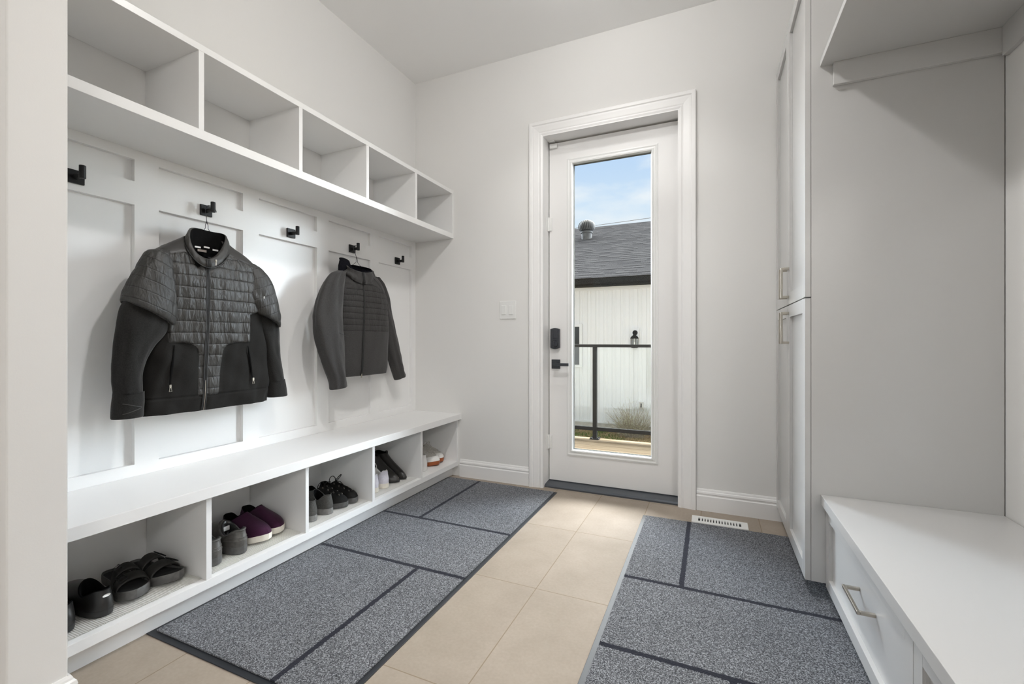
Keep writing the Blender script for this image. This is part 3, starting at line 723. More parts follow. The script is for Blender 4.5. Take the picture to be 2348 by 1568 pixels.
# hood bunched up behind the neck
mb = MB(); loft(mb, [(-2.098, 2.138, 1.545, .006, .010, 0), (-2.094, 2.140, 1.538, .018, .034, .004), (-2.088, 2.142, 1.515, .022, .042, .006), (-2.082, 2.138, 1.48, .026, .052, .0), (-2.078, 2.130, 1.44, .024, .046, 0), (-2.08, 2.14, 1.40, .012, .03, 0)], 32, 6, lambda a, u, p: .004*nz3(math.cos(a)*3, math.sin(a)*3, u*2)); part('hood', mb, NAVYF, J2, smooth=True)
pts = zpath(2.204, .812, ZY, 1.44, fx2, .001); pts = pts[:23]+[collar_ring(0, q, .008, A2) for q in (.1, .5, .97)]
mb = MB()
for dy in (-.004, .004): mb.tube([p+Vector((.0015, dy, 0)) for p in pts], .0032, 6)
z2 = part('front_zipper', mb, TAPE, J2, smooth=True)
mb = MB(); mb.box(pts[0].x+.004, pts[0].x+.008, 2.201, 2.207, .796, .822); part('zipper_pull', mb, NICKEL, z2)
def hd(a, u, p): return .012*nz3(math.cos(a)*2.0, math.sin(a)*2.0+4, p[2]*3.2)+.004*nz3(math.cos(a)*3, math.sin(a)*3, p[2]*11)+.002*nz3(math.cos(a)*5, math.sin(a)*5, p[2]*18)
mb = MB(); loft(mb, [(-2.05, 2.075, 1.452, .022, .030, 0), (-2.04, 2.03, 1.42, .040, .052, 0), (-2.034, 1.985, 1.335, .052, .074, 0), (-2.03, 1.958, 1.21, .056, .094, 0), (-2.028, 1.952, 1.14, .056, .099, 0), (-2.028, 1.962, 1.04, .054, .096, 0), (-2.028, 1.985, .93, .050, .081, .0), (-2.028, 2.018, .80, .044, .060, .0), (-2.028, 2.026, .752, .043, .057, -.006), (-2.028, 2.026, .758, .036, .050, -.006), (-2.028, 2.020, .80, .034, .048, 0)], 40, 10, hd)
s1 = part('sleeve', mb, HEATHER, J2, smooth=True)
mb = MB(); mb.tube([(-1.968-.0006*i, 1.975+.0125*i, 1.075-.0042*i) for i in range(7)], .0014, 5); part('sleeve_seam', mb, TAPE, s1)
mb = MB(); loft(mb, [(-2.07, 2.395, 1.458, .022, .030, 0), (-2.074, 2.432, 1.405, .038, .050, -.01), (-2.08, 2.475, 1.31, .046, .058, -.02), (-2.084, 2.515, 1.20, .046, .058, -.02), (-2.086, 2.565, 1.06, .044, .060, -.015), (-2.088, 2.622, .91, .042, .064, .0), (-2.09, 2.662, .81, .040, .060, .0), (-2.09, 2.684, .763, .038, .054, -.014), (-2.09, 2.684, .768, .032, .047, -.014), (-2.09, 2.665, .81, .030, .045, 0)], 40, 10, hd)
part('sleeve', mb, HEATHER, J2, smooth=True)

# ================================================================== shoes
WTAB = [(0, 0), (.012, .26), (.045, .46), (.10, .60), (.2, .68), (.35, .70), (.5, .80), (.65, .97), (.76, 1.0), (.86, .88), (.94, .62), (.98, .36), (1, 0)]
WPOINT = [(0, 0), (.012, .26), (.045, .46), (.10, .60), (.2, .66), (.35, .68), (.5, .78), (.65, .96), (.74, .96), (.84, .76), (.93, .47), (.98, .24), (1, 0)]
def outline(L, W, side, tab, n=40):
    """closed foot outline, first heel to toe on +y side, then back; returns (u, sgn, x, y)"""
    o = []
    for i in range(n+1):
        u = (1-math.cos(PI*i/n))/2; o.append((u, 1))
    for i in range(n-1, 0, -1):
        u = (1-math.cos(PI*i/n))/2; o.append((u, -1))
    r = []
    for u, s_ in o:
        wv = sinterp(tab, u)*W/2; cl = side*.010*math.sin(PI*u)*-1+side*.012*u*u
        r.append((u, s_, L*u, cl+s_*wv, cl))
    return r
def shoe(p):
    """returns dict of mesh builders in the shoe's own frame: heel at the origin, toe along +x"""
    L, W, sd, tab = p['L'], p['W'], p.get('side', 1), p.get('tab', WTAB)
    sh, th, hh, hs, ht = p['sole'], p['toe'], p['heel'], p['dip'], p['tongue']
    o0, o1, ow = p.get('o0', .03), p['o1'], p['ow']
    spring = p.get('spring', .006); O = outline(L, W, sd, tab); n = len(O); G = {}
    bz = lambda u: spring*smooth01(.7, 1, u)
    sole = MB(); prof = p.get('sprof', [(0.90, 0), (1.0, .15), (1.03, .5), (1.03, 1.0), (.97, 1.0)])
    rows = []
    for g, q in prof: rows.append([(L/2+(x-L/2)*(1+(g-1)*.35), cl+(y-cl)*g, bz(u)+sh*q+(p.get('hlift', 0) if q == 0 and False else 0)) for u, s_, x, y, cl in O])
    sole.grid(rows, True); sole.cap(rows[0], 0, True); sole.cap(rows[-1])
    if p.get('block'):   # separate heel block under a raised sole
        hb = p['block']; hr = [[(lerp(0, .27*L, u)+.002, cl+(interp(tab, min(.25, u*.27+.0))*W/2*(1 if 0 < u < 1 else 0)+(0 if 0 < u < 1 else 0))*s_*.98, z) for u, s_, x, y, cl in O] for z in (0, hb)]
        blk = MB(); poly = [(x_, y_) for x_, y_, z_ in hr[0]]
        blk.prism(poly, lambda a, b2, w_: (a, b2, w_), 'z', 0, hb); G['heel_block'] = blk
        for i, v in enumerate(sole.v):
            lift = hb*(1-smooth01(.25, .62, v[0]/L)); sole.v[i] = (v[0], v[1], v[2]+lift)
    lift = (lambda u: p.get('block', 0)*(1-smooth01(.25, .62, u)))
    # upper
    ur = []; lip = []
    OZ = [(0, hh), (.12, hh), (.45, hs), (.75, lerp(hs, ht, .45)), (1, ht)]
    for u, s_, x, y, cl in O:
        z0 = sh+bz(u)+lift(u)-.003
        P0 = Vector((x if 0 < u < 1 else x, y, z0))
        ou = o0+(o1-o0)*u; wv = ow/2*2*math.sqrt(max(0, u*(1-u)))
        if p.get('square'): wv = ow/2*(math.sin(PI*u)**.45)
        P1_ = Vector((L*ou, cl*.6+s_*wv, sinterp(OZ, u)))
        a = smooth01(.45, .98, u); h = P1_.z-P0.z
        B1 = P0+Vector((0, 0, lerp(h*.45, th*1.15, a)))+Vector((lerp(-.006*(1-u*4) if u < .25 else 0, .0, a), s_*lerp(.003, .0, a), 0))
        q2 = P1_.lerp(P0, .42); B2 = Vector((lerp(P1_.x, q2.x, a), lerp(lerp(P1_.y, y, .35), q2.y, a), lerp(P1_.z-.35*h, lerp(P1_.z, P0.z+th, p.get('vamp', .62)), a)))
        col = []
        for k in range(13):
            q = k/12; col.append(P0*(1-q)**3+B1*3*q*(1-q)**2+B2*3*q*q*(1-q)+P1_*q**3)
        ur.append(col)
    rows = [[ur[i][k] for i in range(n)] for k in range(13)]
    up_ = MB(); up_.grid(rows, True); G['upper'] = up_; G['rows'] = rows
    c0 = Vector((L*(o0+o1)/2, 0, 0))
    inn = MB(); tk = p.get('thick', .005); r2 = []
    for k, (g, dz) in enumerate(((0, 0), (-.5, .0025), (-1, 0), (-1.15, -.012), (-1.3, -.03))):
        rr = []
        for i in range(n):
            q = rows[12][i]; d = Vector((q.x-c0.x, q.y, 0)); d = d.normalized() if d.length > 1e-6 else d
            rr.append(q+d*tk*g+Vector((0, 0, dz)))
        r2.append(rr)
    r2.append([Vector((L*lerp(o0+.02, o1+.03, O[i][0]), O[i][3]*.62*(ow/.06 if ow < .06 else 1), sh+lift(O[i][0])+.006)) for i in range(n)])
    inn.grid(r2, True); inn.cap(r2[-1]); G['lining'] = inn
    G['sole'] = sole
    return G
def vamp_point(G, u, k):
    """point on the upper's top centre line between toe (k=0) and tongue (k=12)"""
    rows = G['rows']; n = len(rows[0])
    return rows
LEATH = mat('black_leather', (.014, .0135, .013), .33, spec=.5, bump=(120, .15, .001))
LEATHD = mat('worn_grey_leather', (.075, .07, .064), .42, spec=.5, var=(60, .25), bump=(90, .2, .001))
SUEDE = mat('charcoal_canvas', (.075, .073, .068), .9, spec=.15, var=(200, .25), bump=(500, .3, .001))
BLKCAN = mat('black_canvas', (.014, .0135, .013), .85, spec=.15, bump=(600, .25, .001))
PURP = mat('deep_purple_knit', (.040, .009, .030), .85, spec=.15, var=(400, .25), bump=(600, .3, .001), sheen=.1)
WHTL = mat('white_leather', (.68, .67, .65), .45, spec=.4, var=(30, .06))
LILAC = mat('white_canvas', (.64, .62, .68), .8, spec=.2, var=(60, .10))
BEIGEK = mat('pale_grey_knit', (.50, .48, .44), .85, spec=.2, var=(120, .18), bump=(400, .3, .001))
GUM = mat('gum_rubber', (.30, .085, .028), .55, spec=.35)
WSOLE = mat('off_white_rubber', (.72, .68, .60), .55, var=(40, .08))
CSOLE = mat('grey_rubber', (.17, .165, .155), .6, var=(90, .2))
DSOLE = mat('dark_grey_rubber', (.085, .083, .08), .55, var=(70, .2))
BSOLE = mat('black_sole', (.02, .02, .02), .5)
BOOTL = mat('black_boot_leather', (.022, .020, .018), .38, spec=.5, bump=(60, .25, .0015))
FOOTB = mat('black_footbed', (.010, .010, .010), .85)
STRAP = mat('black_strap', (.016, .0155, .014), .55, spec=.35, bump=(200, .1, .001))
TOEC = mat('white_rubber_toe', (.80, .79, .76), .4)
def put(name, label, cat, G, mats, y, z, out_x, heel_out, L, rz=0, group=None, x=None):
    """heel_out: heel faces the room"""
    if heel_out: t = thing(name, label, cat, (out_x, y, z), PI+rz, group)
    else: t = thing(name, label, cat, (out_x-L*math.cos(rz), y-L*math.sin(rz), z), rz, group)
    for k in ('sole', 'upper', 'lining', 'heel_block'):
        if k in G: lpart(k, G[k], mats.get(k, mats['sole']), t, smooth='auto' if k == 'sole' else k != 'heel_block', bevel=.0015 if k == 'heel_block' else 0)
    return t
Zs = .1151
# black loafers, heel out
for y, sd, rz, lb in ((.717, 1, .0, 'black leather loafer, heel out, almost hidden behind the stub wall'), (.823, -1, .04, 'black leather loafer, heel out, with small white label, beside the sandals')):
    p = dict(L=.285, W=.098, side=sd, sole=.022, toe=.034, heel=.085, dip=.066, tongue=.090, o1=.50, ow=.068, vamp=.70, thick=.006)
    G = shoe(p); t = put('loafer', lb, 'shoe', G, dict(sole=BSOLE, upper=LEATH, lining=LINING), y, Zs, -1.835, True, .285, rz, 'black loafers')
    if sd == -1:
        mb = MB(); mb.lathe([(0, .0105), (.006, .0105), (.0075, .009), (.0075, .008)], 0, 0, 16); mb.v = [(.002+(-.0075+z*1.0), x*1.5+.002, .0685+y*.62) for x, y, z in mb.v]; lpart('heel_label', mb, LABEL, t, smooth=True)
# black sandals, toe out
def sandal(lb, y, sd, rz):
    L, W = .275, .102; t = thing('sandal', lb, 'sandal', (-1.838-L*math.cos(rz), y-L*math.sin(rz), Zs), rz, 'black two-strap sandals')
    O = outline(L, W, sd, WTAB); mb = MB(); rows = []
    for g, z in ((.90, 0), (1.0, .004), (1.02, .016), (1.02, .030), (.99, .034), (.94, .034), (.90, .026)):
        rows.append([(L/2+(x-L/2)*(1+(g-1)*.4), cl+(yy-cl)*g, z+.010*smooth01(.75, 1, u)+(.004*(1-smooth01(.1, .5, u)))) for u, s_, x, yy, cl in O])
    mb.grid(rows, True); mb.cap(rows[0], 0, True); lpart('sole', mb, DSOLE, t, smooth='auto')
    mb = MB(); mb.cap(rows[-1]); lpart('footbed', mb, FOOTB, t)
    for x0, x1, hz in ((.118, .158, .088), (.176, .216, .070)):
        mb = MB(); rows2 = []
        for k in range(25):
            a = PI*k/24; row = []
            for xx, dz in ((x0, -.003), (x0+.004, 0), (x1-.004, 0), (x1, -.003)):
                u = xx/L; wv = interp(WTAB, u)*W/2*1.03; cl = sd*.010*math.sin(PI*u)*-1+sd*.012*u*u
                sl_ = -.30*(xx-(x0+x1)/2)
                row.append((xx, cl+wv*math.cos(a)*(1.0+.04*math.sin(a)), .018+(hz-.018+sl_+dz)*math.sin(a)**.72))
            rows2.append(row)
        inner = [[(x, yy*.955, z-.004) for x, yy, z in r] for r in rows2]
        mb.grid(rows2); mb.grid(inner, flip=True)
        for e_ in (0, -1): mb.grid([[r[e_] for r in rows2], [r[e_] for r in inner]])
        st_ = lpart('strap', mb, STRAP, t, smooth=True)
        # buckle: rectangular frame with prong and overlapping strap end on the outer side
        a = PI*.30 if sd > 0 else PI*.70; k = int(a/PI*24); r = rows2[k]; r_ = rows2[k+1 if sd > 0 else k-1]
        c = Vector(r[1]).lerp(Vector(r[2]), .5); tx = Vector((1, 0, 0)); ty = (Vector(r_[1])-Vector(r[1])).normalized(); nn_ = tx.cross(ty); nn_ = nn_ if nn_.z > 0 else -nn_
        q = [c+tx*sx*.022+ty*sy*.011+nn_*.004 for sx, sy in ((-1, -1), (1, -1), (1, 1), (-1, 1))]
        mb = MB(); mb.tube([q[0], q[1], q[2], q[3]], .0019, 6, closed=True); mb.tube([c-ty*.011+nn_*.005, c+ty*.011+nn_*.005], .0014, 6)
        lpart('buckle', mb, BLACKM, st_)
    return t
sandal('black two-strap sandal, toe out, next to the loafer', .920, -1, -.10)
sandal('black two-strap sandal, toe out, against the cubby divider', 1.032, 1, .02)
# worn grey shoes, heel out
for y, sd, lb in ((1.187, 1, 'worn grey-black leather shoe, heel out, cut off by the cubby divider'), (1.300, -1, 'worn grey-black leather shoe, heel out, white insole label showing, beside purple slip-on')):
    p = dict(L=.295, W=.104, side=sd, sole=.034, toe=.045, heel=.105, dip=.080, tongue=.118, o1=.46, ow=.070, vamp=.75, thick=.008)
    G = shoe(p); t = put('leather_shoe', lb, 'shoe', G, dict(sole=DSOLE, upper=LEATHD, lining=LEATH), y, Zs, -1.835, True, .295, 0, 'worn grey leather shoes')
    mb = MB(); mb.tube([Vector(v)+Vector((0, 0, .001)) for v in G['rows'][11]], .0042, 8, closed=True); lpart('padded_collar', mb, LEATHD, t, smooth=True)
    mb = MB()
    for i in (4, 6): mb.tube([Vector(v) for v in (G['rows'][i][-14:]+G['rows'][i][:15])], .0018, 6)
    lpart('heel_stitching', mb, LEATHD, t, smooth=True)
    if sd == -1:
        mb = MB(); mb.box(.118, .122, -.016, .016, .078, .096); lpart('insole_label', mb, LABEL, t)
# purple slip-ons, toe out
for y, sd, rz, lb in ((1.404, 1, 0, 'purple slip-on shoe with white sole, toe out, beside worn grey shoe'), (1.503, -1, .0, 'purple slip-on shoe with white sole, toe out, against cubby side')):
    p = dict(L=.285, W=.100, side=sd, sole=.030, toe=.034, heel=.092, dip=.074, tongue=.118, o1=.50, ow=.066, vamp=.60, thick=.006, spring=.012)
    G = shoe(p); put('slip_on_shoe', lb, 'shoe', G, dict(sole=WSOLE, upper=PURP, lining=LINING), y, Zs, -1.832 if sd > 0 else -1.85, False, .285, rz, 'purple slip-on shoes')
def lacing(t, G, mat_, u_list, w_, bow=True, eye=None, loop=0.0):
    rows = G['rows']; n = len(rows[0]); h = n//2
    def surf(k, i): return Vector(rows[k][i % n])
    mb = MB(); eyl = []; prev = None
    for k, off in u_list:
        a, b_ = surf(k, h-off)+Vector((0, 0, .003)), surf(k, h+off)+Vector((0, 0, .003))
        mid = (a+b_)/2+Vector((0, 0, .006)); mb.tube([a, mid, b_], .0022, 6)
        if prev: mb.tube([prev[0], (prev[0]+b_)/2+Vector((0, 0, .007)), b_], .0022, 6); mb.tube([prev[1], (prev[1]+a)/2+Vector((0, 0, .007)), a], .0022, 6)
        prev = (a, b_)
        for q in (a, b_):
            if eye:
                eyl.append(MB().tube([q+Vector((.0042*math.cos(x), 0, .0042*math.sin(x))) for x in [2*PI*i/10 for i in range(10)]], .0012, 5, closed=True))
    if bow:
        c = (prev[0]+prev[1])/2+Vector((-.002, 0, .010))
        for s_ in (-1, 1):
            lp = [c+Vector((-.004+.018*math.sin(x)*.4, s_*(.022*(1-math.cos(x))), .024*math.sin(x)*(1 if s_ < 0 else .55)+loop*math.sin(x/2)**2)) for x in [2*PI*i/14 for i in range(15)]]
            mb.tube(lp, .0021, 6); mb.tube([c, c+Vector((.016, s_*.016, -.004)), c+Vector((.028, s_*.030, -.026))], .0019, 6)
        mb.tube([c+Vector((0, -.005, 0)), c+Vector((0, .005, 0))], .0045, 8)
    lpart('laces', mb, mat_, t, smooth=True)
    for e_ in eyl: lpart('eyelet', e_, eye, t)
# charcoal sneakers heel out
for y, sd, lb in ((1.679, 1, 'charcoal canvas sneaker, heel out, cut off by the cubby divider'), (1.786, -1, 'charcoal canvas sneaker, heel out, beside black lace-up')):
    p = dict(L=.285, W=.098, side=sd, sole=.030, toe=.040, heel=.100, dip=.072, tongue=.108, o1=.44, ow=.064, vamp=.7, thick=.006, sprof=[(1.02, 0), (1.06, .1), (1.05, .5), (1.02, 1.0), (.96, 1.0)])
    G = shoe(p); t = put('canvas_sneaker', lb, 'shoe', G, dict(sole=CSOLE, upper=SUEDE, lining=LINING), y, Zs, -1.836, True, .285, 0, 'charcoal canvas sneakers')
    mb = MB(); mb.tube([Vector(v)+Vector((0, 0, .001)) for v in G['rows'][12]], .0026, 6, closed=True); lpart('collar_piping', mb, SUEDE, t, smooth=True)
# black lace sneakers, toe out
for y, sd, lb in ((1.874, 1, 'black lace-up sneaker, toe out, hanging lace end, in front of its pair'), (1.969, -1, 'black lace-up sneaker, toe out, upright lace loop, against cubby side')):
    p = dict(L=.285, W=.092, side=sd, sole=.027, toe=.032, heel=.082, dip=.064, tongue=.100, o1=.42, ow=.058, vamp=.62, thick=.005, sprof=[(.98, 0), (1.03, .15), (1.03, .8), (1.02, 1.0), (.96, 1.0)])
    G = shoe(p); t = put('lace_up_sneaker', lb, 'shoe', G, dict(sole=DSOLE, upper=BLKCAN, lining=LINING), y, Zs, -1.826, False, .285, 0, 'black lace-up sneakers')
    lacing(t, G, BLKCAN, [(5, 3), (7, 4), (9, 5), (11, 6)], .02, True, NICKEL, .022 if sd < 0 else .004)
# white sneakers heel out
for y, sd, lb in ((2.147, 1, 'white canvas sneaker, heel out, cut off by the cubby divider'), (2.242, -1, 'white canvas sneaker, heel out, in front of the black ankle boots')):
    p = dict(L=.255, W=.092, side=sd, sole=.030, toe=.038, heel=.106, dip=.072, tongue=.110, o1=.44, ow=.058, vamp=.7, thick=.006, sprof=[(1.0, 0), (1.06, .12), (1.06, .6), (1.03, 1.0), (.96, 1.0)])
    G = shoe(p); t = put('canvas_sneaker', lb, 'shoe', G, dict(sole=WSOLE, upper=LILAC, lining=WHTL), y, Zs, -1.838, True, .255, 0, 'white canvas sneakers')
    mb = MB(); r = G['rows']; n = len(r[0]); idx = [(i % n) for i in range(-5, 6)]
    mb.grid([[Vector(r[k][i])+Vector((-.0022, 0, 0)) for i in idx] for k in (9, 10, 11, 12)]); lpart('heel_tab', mb, LILAC, t, smooth=True)
    lacing(t, G, WHTL, [(6, 3), (8, 4), (10, 5)], .02, True, None, .0)
# ankle boots, toe out
for y, sd, lb in ((2.341, 1, 'black leather ankle boot, toe out, behind white sneaker'), (2.434, -1, 'black leather ankle boot, toe out, against the cubby side')):
    p = dict(L=.285, W=.090, side=sd, sole=.010, toe=.034, heel=.160, dip=.152, tongue=.158, o0=.045, o1=.40, ow=.072, vamp=.72, thick=.004, tab=WPOINT, block=.020, square=1, spring=.006)
    G = shoe(p); t = put('ankle_boot', lb, 'boot', G, dict(sole=BSOLE, upper=BOOTL, lining=LINING), y, .1126 if False else Zs, -1.834, False, .285, 0, 'black ankle boots')
    for x, z in ((.113, .158), (.012, .160)):
        mb = MB(); mb.tube([(x-.006, -.006, z-.02), (x-.004, -.006, z+.012), (x+.004, -.006, z+.012), (x+.004, -.006, z-.02)], .0022, 6); mb.tube([(x-.004, -.006, z+.012), (x-.004, .006, z+.012)], .0024, 6); mb.tube([(x-.006, .006, z-.02), (x-.004, .006, z+.012), (x+.004, .006, z+.012), (x+.004, .006, z-.02)], .0022, 6)
        lpart('pull_loop', mb, BLKCAN, t, smooth=True)
    for s_ in (-1, 1):
        mb = MB(); r = G['rows']; n = len(r[0]); c = 12 if s_ > 0 else n-12; cols_ = [c-3, c-1, c+1, c+3]
        mb.grid([[Vector(r[k][i])+Vector((0, s_*.0012, 0)) for i in cols_] for k in (6, 8, 10, 12)]); lpart('elastic_gore', mb, BLKCAN, t, smooth=True)
# far cubby: white heel-out sneaker and a pale pair with gum soles
p = dict(L=.265, W=.096, side=1, sole=.028, toe=.040, heel=.110, dip=.078, tongue=.112, o1=.45, ow=.062, vamp=.72, thick=.007)
G = shoe(p); t = put('sneaker', 'white leather sneaker, heel out, in the cubby nearest the back wall', 'shoe', G, dict(sole=WHTL, upper=WHTL, lining=BEIGEK), 2.648, .1126, -1.832, True, .265, 0)
mb = MB(); mb.tube([Vector(v)+Vector((0, 0, .001)) for v in G['rows'][12]], .0032, 6, closed=True); lpart('padded_collar', mb, WHTL, t, smooth=True)
lacing(t, G, BEIGEK, [(6, 3), (8, 4), (10, 5)], .02, True)
for y, sd, lb, ox in ((2.790, 1, 'pale grey sneaker with gum sole, toe out, the one in front', -1.826), (2.896, -1, 'pale grey sneaker with gum sole, toe out, against the back wall', -1.846)):
    p = dict(L=.270, W=.096, side=sd, sole=.030, toe=.038, heel=.098, dip=.080, tongue=.125, o1=.42, ow=.060, vamp=.68, thick=.007, spring=.008)
    G = shoe(p); t = put('gum_sole_sneaker', lb, 'shoe', G, dict(sole=GUM, upper=BEIGEK, lining=BEIGEK), y, .1126, ox, False, .270, 0, 'pale sneakers with gum soles')
    mb = MB(); r = G['rows']; n = len(r[0]); h = n//2; idx = list(range(h-15, h+16))
    mb.grid([[Vector(r[k][i])+Vector((.0012, 0, .0012)) for i in idx] for k in (0, 1, 2, 3, 4)]); lpart('toe_cap', mb, TOEC, t, smooth=True)
    lacing(t, G, BEIGEK, [(6, 4), (7, 5), (8, 5), (9, 6), (10, 6), (11, 7)], .02, True, None, .0)

# ================================================================== mats
def floor_mat(label, x0, x1, y0, y1, lines):
    cx, cy = (x0+x1)/2, (y0+y1)/2
    t = thing('floor_mat', label, 'mat', (cx, cy, 0), 0, 'grey entrance mats')
    part('rubber_border', MB().box(x0, x1, y0, y1, .0005, .0035), RUBBER, t, bevel=.001)
    pl = carpet('pile_%d' % len(bpy.data.materials), [(a, c-(cx if a == 'x' else cy), lo-(cy if a == 'x' else cx), hi-(cy if a == 'x' else cx), w_) for a, c, lo, hi, w_ in lines])
    a, b_, c, d = x0+.020, x1-.018, y0+.022, y1-.012
    mb = MB(); nx, ny = 60, 150; rows = []
    mb.box(a, b_, c, d, .0035, .0095)
    part('pile', mb, pl, t, bevel=.002)
    return t
floor_mat('long grey speckled mat with dark line grid along the shoe bench', -1.8125, -.952, .922, 2.905,
          [('y', 2.155, -3, 3, .0105), ('y', 1.681, -3, 3, .0105), ('x', -1.538, 2.155, 3, .0105), ('x', -1.205, 0, 1.681, .0105)])
floor_mat('grey speckled mat with dark line grid beside the tall cabinet', -.366, .455, .72, 2.735,
          [('y', 1.985, -3, 3, .0105), ('y', 1.508, -3, 3, .0105), ('x', -.113, 1.985, 3, .0105), ('x', .06, 0, 1.508, .0105)])
# floor vent
vt = thing('floor_vent', 'white slotted floor vent between mat and back wall', 'vent', (.042, 2.795, 0))
mb = MB(); vx0, vx1, vy0, vy1 = -.102, .186, 2.742, 2.846
mb.box(vx0, vx1, vy0, vy0+.028, 0, .006); mb.box(vx0, vx1, vy1-.028, vy1, 0, .006); mb.box(vx0, vx0+.034, vy0+.028, vy1-.028, 0, .006); mb.box(vx1-.034, vx1, vy0+.028, vy1-.028, 0, .006)
ns = 15; L_ = (vx1-vx0-.068)
for i in range(1, ns): x = vx0+.034+L_*i/ns; mb.box(x-.0045, x+.0045, vy0+.028, vy1-.028, .001, .006)
part('grille', mb, PLASTIC, vt)
part('duct_shade', MB().box(vx0+.034, vx1-.034, vy0+.028, vy1-.028, .0002, .0008), VOID, vt)  # flat near-black sheet standing for the shade below the slots

# ================================================================== tall cabinet
XC, YS = .341, 2.107
tall = thing('tall_cabinet', 'tall light grey shaker cabinet with four doors on the right', 'cabinet', (.64, 2.54, 0))
mb = MB(); mb.box(XC+.0212, RX-.003, YS, YS+.02, .079, 2.62); mb.box(XC+.0212, RX-.003, BY-.02, BY-.001, .079, 2.62); mb.box(XC+.0212, RX-.003, YS+.02, BY-.02, 2.60, 2.62); mb.box(XC+.0212, RX-.003, YS+.02, BY-.02, .079, .10); mb.box(RX-.013, RX-.003, YS+.02, BY-.02, .10, 2.60); mb.box(XC+.0212, RX-.01, YS+.02, BY-.02, 1.19, 1.21)
part('carcass', mb, CAB, tall, bevel=.001)
part('toe_kick', MB().box(.462, .478, YS+.004, BY-.001, 0, .079), CAB, tall)
def shaker(mb, y0, y1, z0, z1, xf, th=.020, fr_=.056, rec=.012):
    mb.box(xf, xf+th, y0, y0+fr_, z0, z1); mb.box(xf, xf+th, y1-fr_, y1, z0, z1)
    mb.box(xf, xf+th, y0+fr_, y1-fr_, z0, z0+fr_); mb.box(xf, xf+th, y0+fr_, y1-fr_, z1-fr_, z1)
    mb.box(xf+rec, xf+th-.001, y0+fr_, y1-fr_, z0+fr_, z1-fr_)
def pull(parent, p0, p1, out_, w_=.012):
    """square bar pull between two world points, standing out along -x"""
    mb = MB(); (x, ya, za), (x2, yb, zb) = p0, p1; h = w_/2
    mb.box(x-out_, x-out_+.009, min(ya, yb)-h, max(ya, yb)+h, min(za, zb)-h, max(za, zb)+h)
    for y, z in ((ya, za), (yb, zb)): mb.box(x-out_+.0088, x+.001, y-h, y+h, z-h, z+h)
    part('handle', mb, NICKEL, parent, bevel=.0015)
ym = 2.5455
for y0, y1, z0, z1, hy, h0, h1 in ((YS, ym-.0015, 1.2035, 2.548, ym-.030, 1.240, 1.376), (ym+.0015, BY-.006, 1.2035, 2.548, ym+.032, 1.240, 1.376),
                                   (YS, ym-.0015, .080, 1.1985, ym-.030, 1.020, 1.162), (ym+.0015, BY-.006, .080, 1.1985, ym+.032, 1.020, 1.162)):
    mb = MB(); shaker(mb, y0, y1, z0, z1, XC)
    d = part('door', mb, CAB, tall, bevel=.0008)
    pull(d, (XC, hy, h0), (XC, hy, h1), .034)

# ================================================================== drawer bench and niche shelf
XB = .410; y0b, y1b = .34, YS-.001
db = thing('drawer_bench', 'low light grey bench with drawers in the niche on the right', 'bench', (.66, 1.2, 0))
part('seat', MB().box(.394, RX-.003, y0b, y1b, .388, .4255), CAB, db, bevel=.0015)
mb = MB(); mb.box(XB+.0225, RX-.003, y1b-.02, y1b, .070, .388); mb.box(XB+.0225, RX-.003, y0b, y0b+.02, .070, .388); mb.box(XB+.0225, RX-.003, y0b+.02, y1b-.02, .070, .09); mb.box(RX-.014, RX-.003, y0b+.02, y1b-.02, .09, .388)
part('carcass', mb, CAB, db)
part('toe_kick', MB().box(.47, .486, y0b, y1b, 0, .07), CAB, db)
for a, b_ in ((1.2745, y1b-.001), (.44, 1.2715)):
    mb = MB(); shaker(mb, a, b_, .069, .384, XB, fr_=.046, rec=.013)
    d = part('drawer', mb, CAB, db, bevel=.0008)
    c = (a+b_)/2-(.045 if a > 1 else 0)
    pull(d, (XB+.012, c-.074, .256), (XB+.012, c+.074, .256), .044, .010)
ws = thing('wall_shelf', 'light grey shelf with cleats across the niche above the drawer bench', 'shelf', (.66, 1.2, 2.1))
part('board', MB().box(.391, RX, .34, YS, 2.105, 2.127), CAB, ws, bevel=.001)
part('side_cleat', MB().box(.432, .918, YS-.018, YS, 2.018, 2.105), CAB, ws, bevel=.0015)
part('back_cleat', MB().box(.911, RX, .34, YS-.0195, 2.004, 2.105), CAB, ws, bevel=.0015)

# ================================================================== recessed ceiling light trims, also on the added fill lights
for (x, y, p, q), nm in zip(POTS_FILL, ('above the middle of the mats', 'above the floor in front of the door', 'added as fill at the side of the hall', 'added as fill in the hall by the rear window', 'added as fill in the next room near its opening', 'added as fill in the next room near its rear wall')):
    t = thing('ceiling_or_fill_light', 'round white recessed ceiling light '+nm, 'ceiling light', (x, y, CZ), 0, 'recessed ceiling lights')
    mb = MB(); mb.lathe([(.066, CZ-.001), (.068, CZ-.006), (.082, CZ-.006), (.086, CZ-.001)], x, y, 32); part('trim_ring', mb, PLASTIC, t, smooth=True)

# ================================================================== outside
SID = mat('white_siding', (.50, .50, .51), .5, spec=.3)
FASC = mat('dark_fascia', (.012, .011, .010), .7, spec=.06, var=(8, .2))
CONC = mat('concrete', (.36, .34, .31), .9, var=(6, .25), bump=(60, .3, .005))
RAIL = mat('railing_metal', (.011, .010, .009), .7, spec=.06)
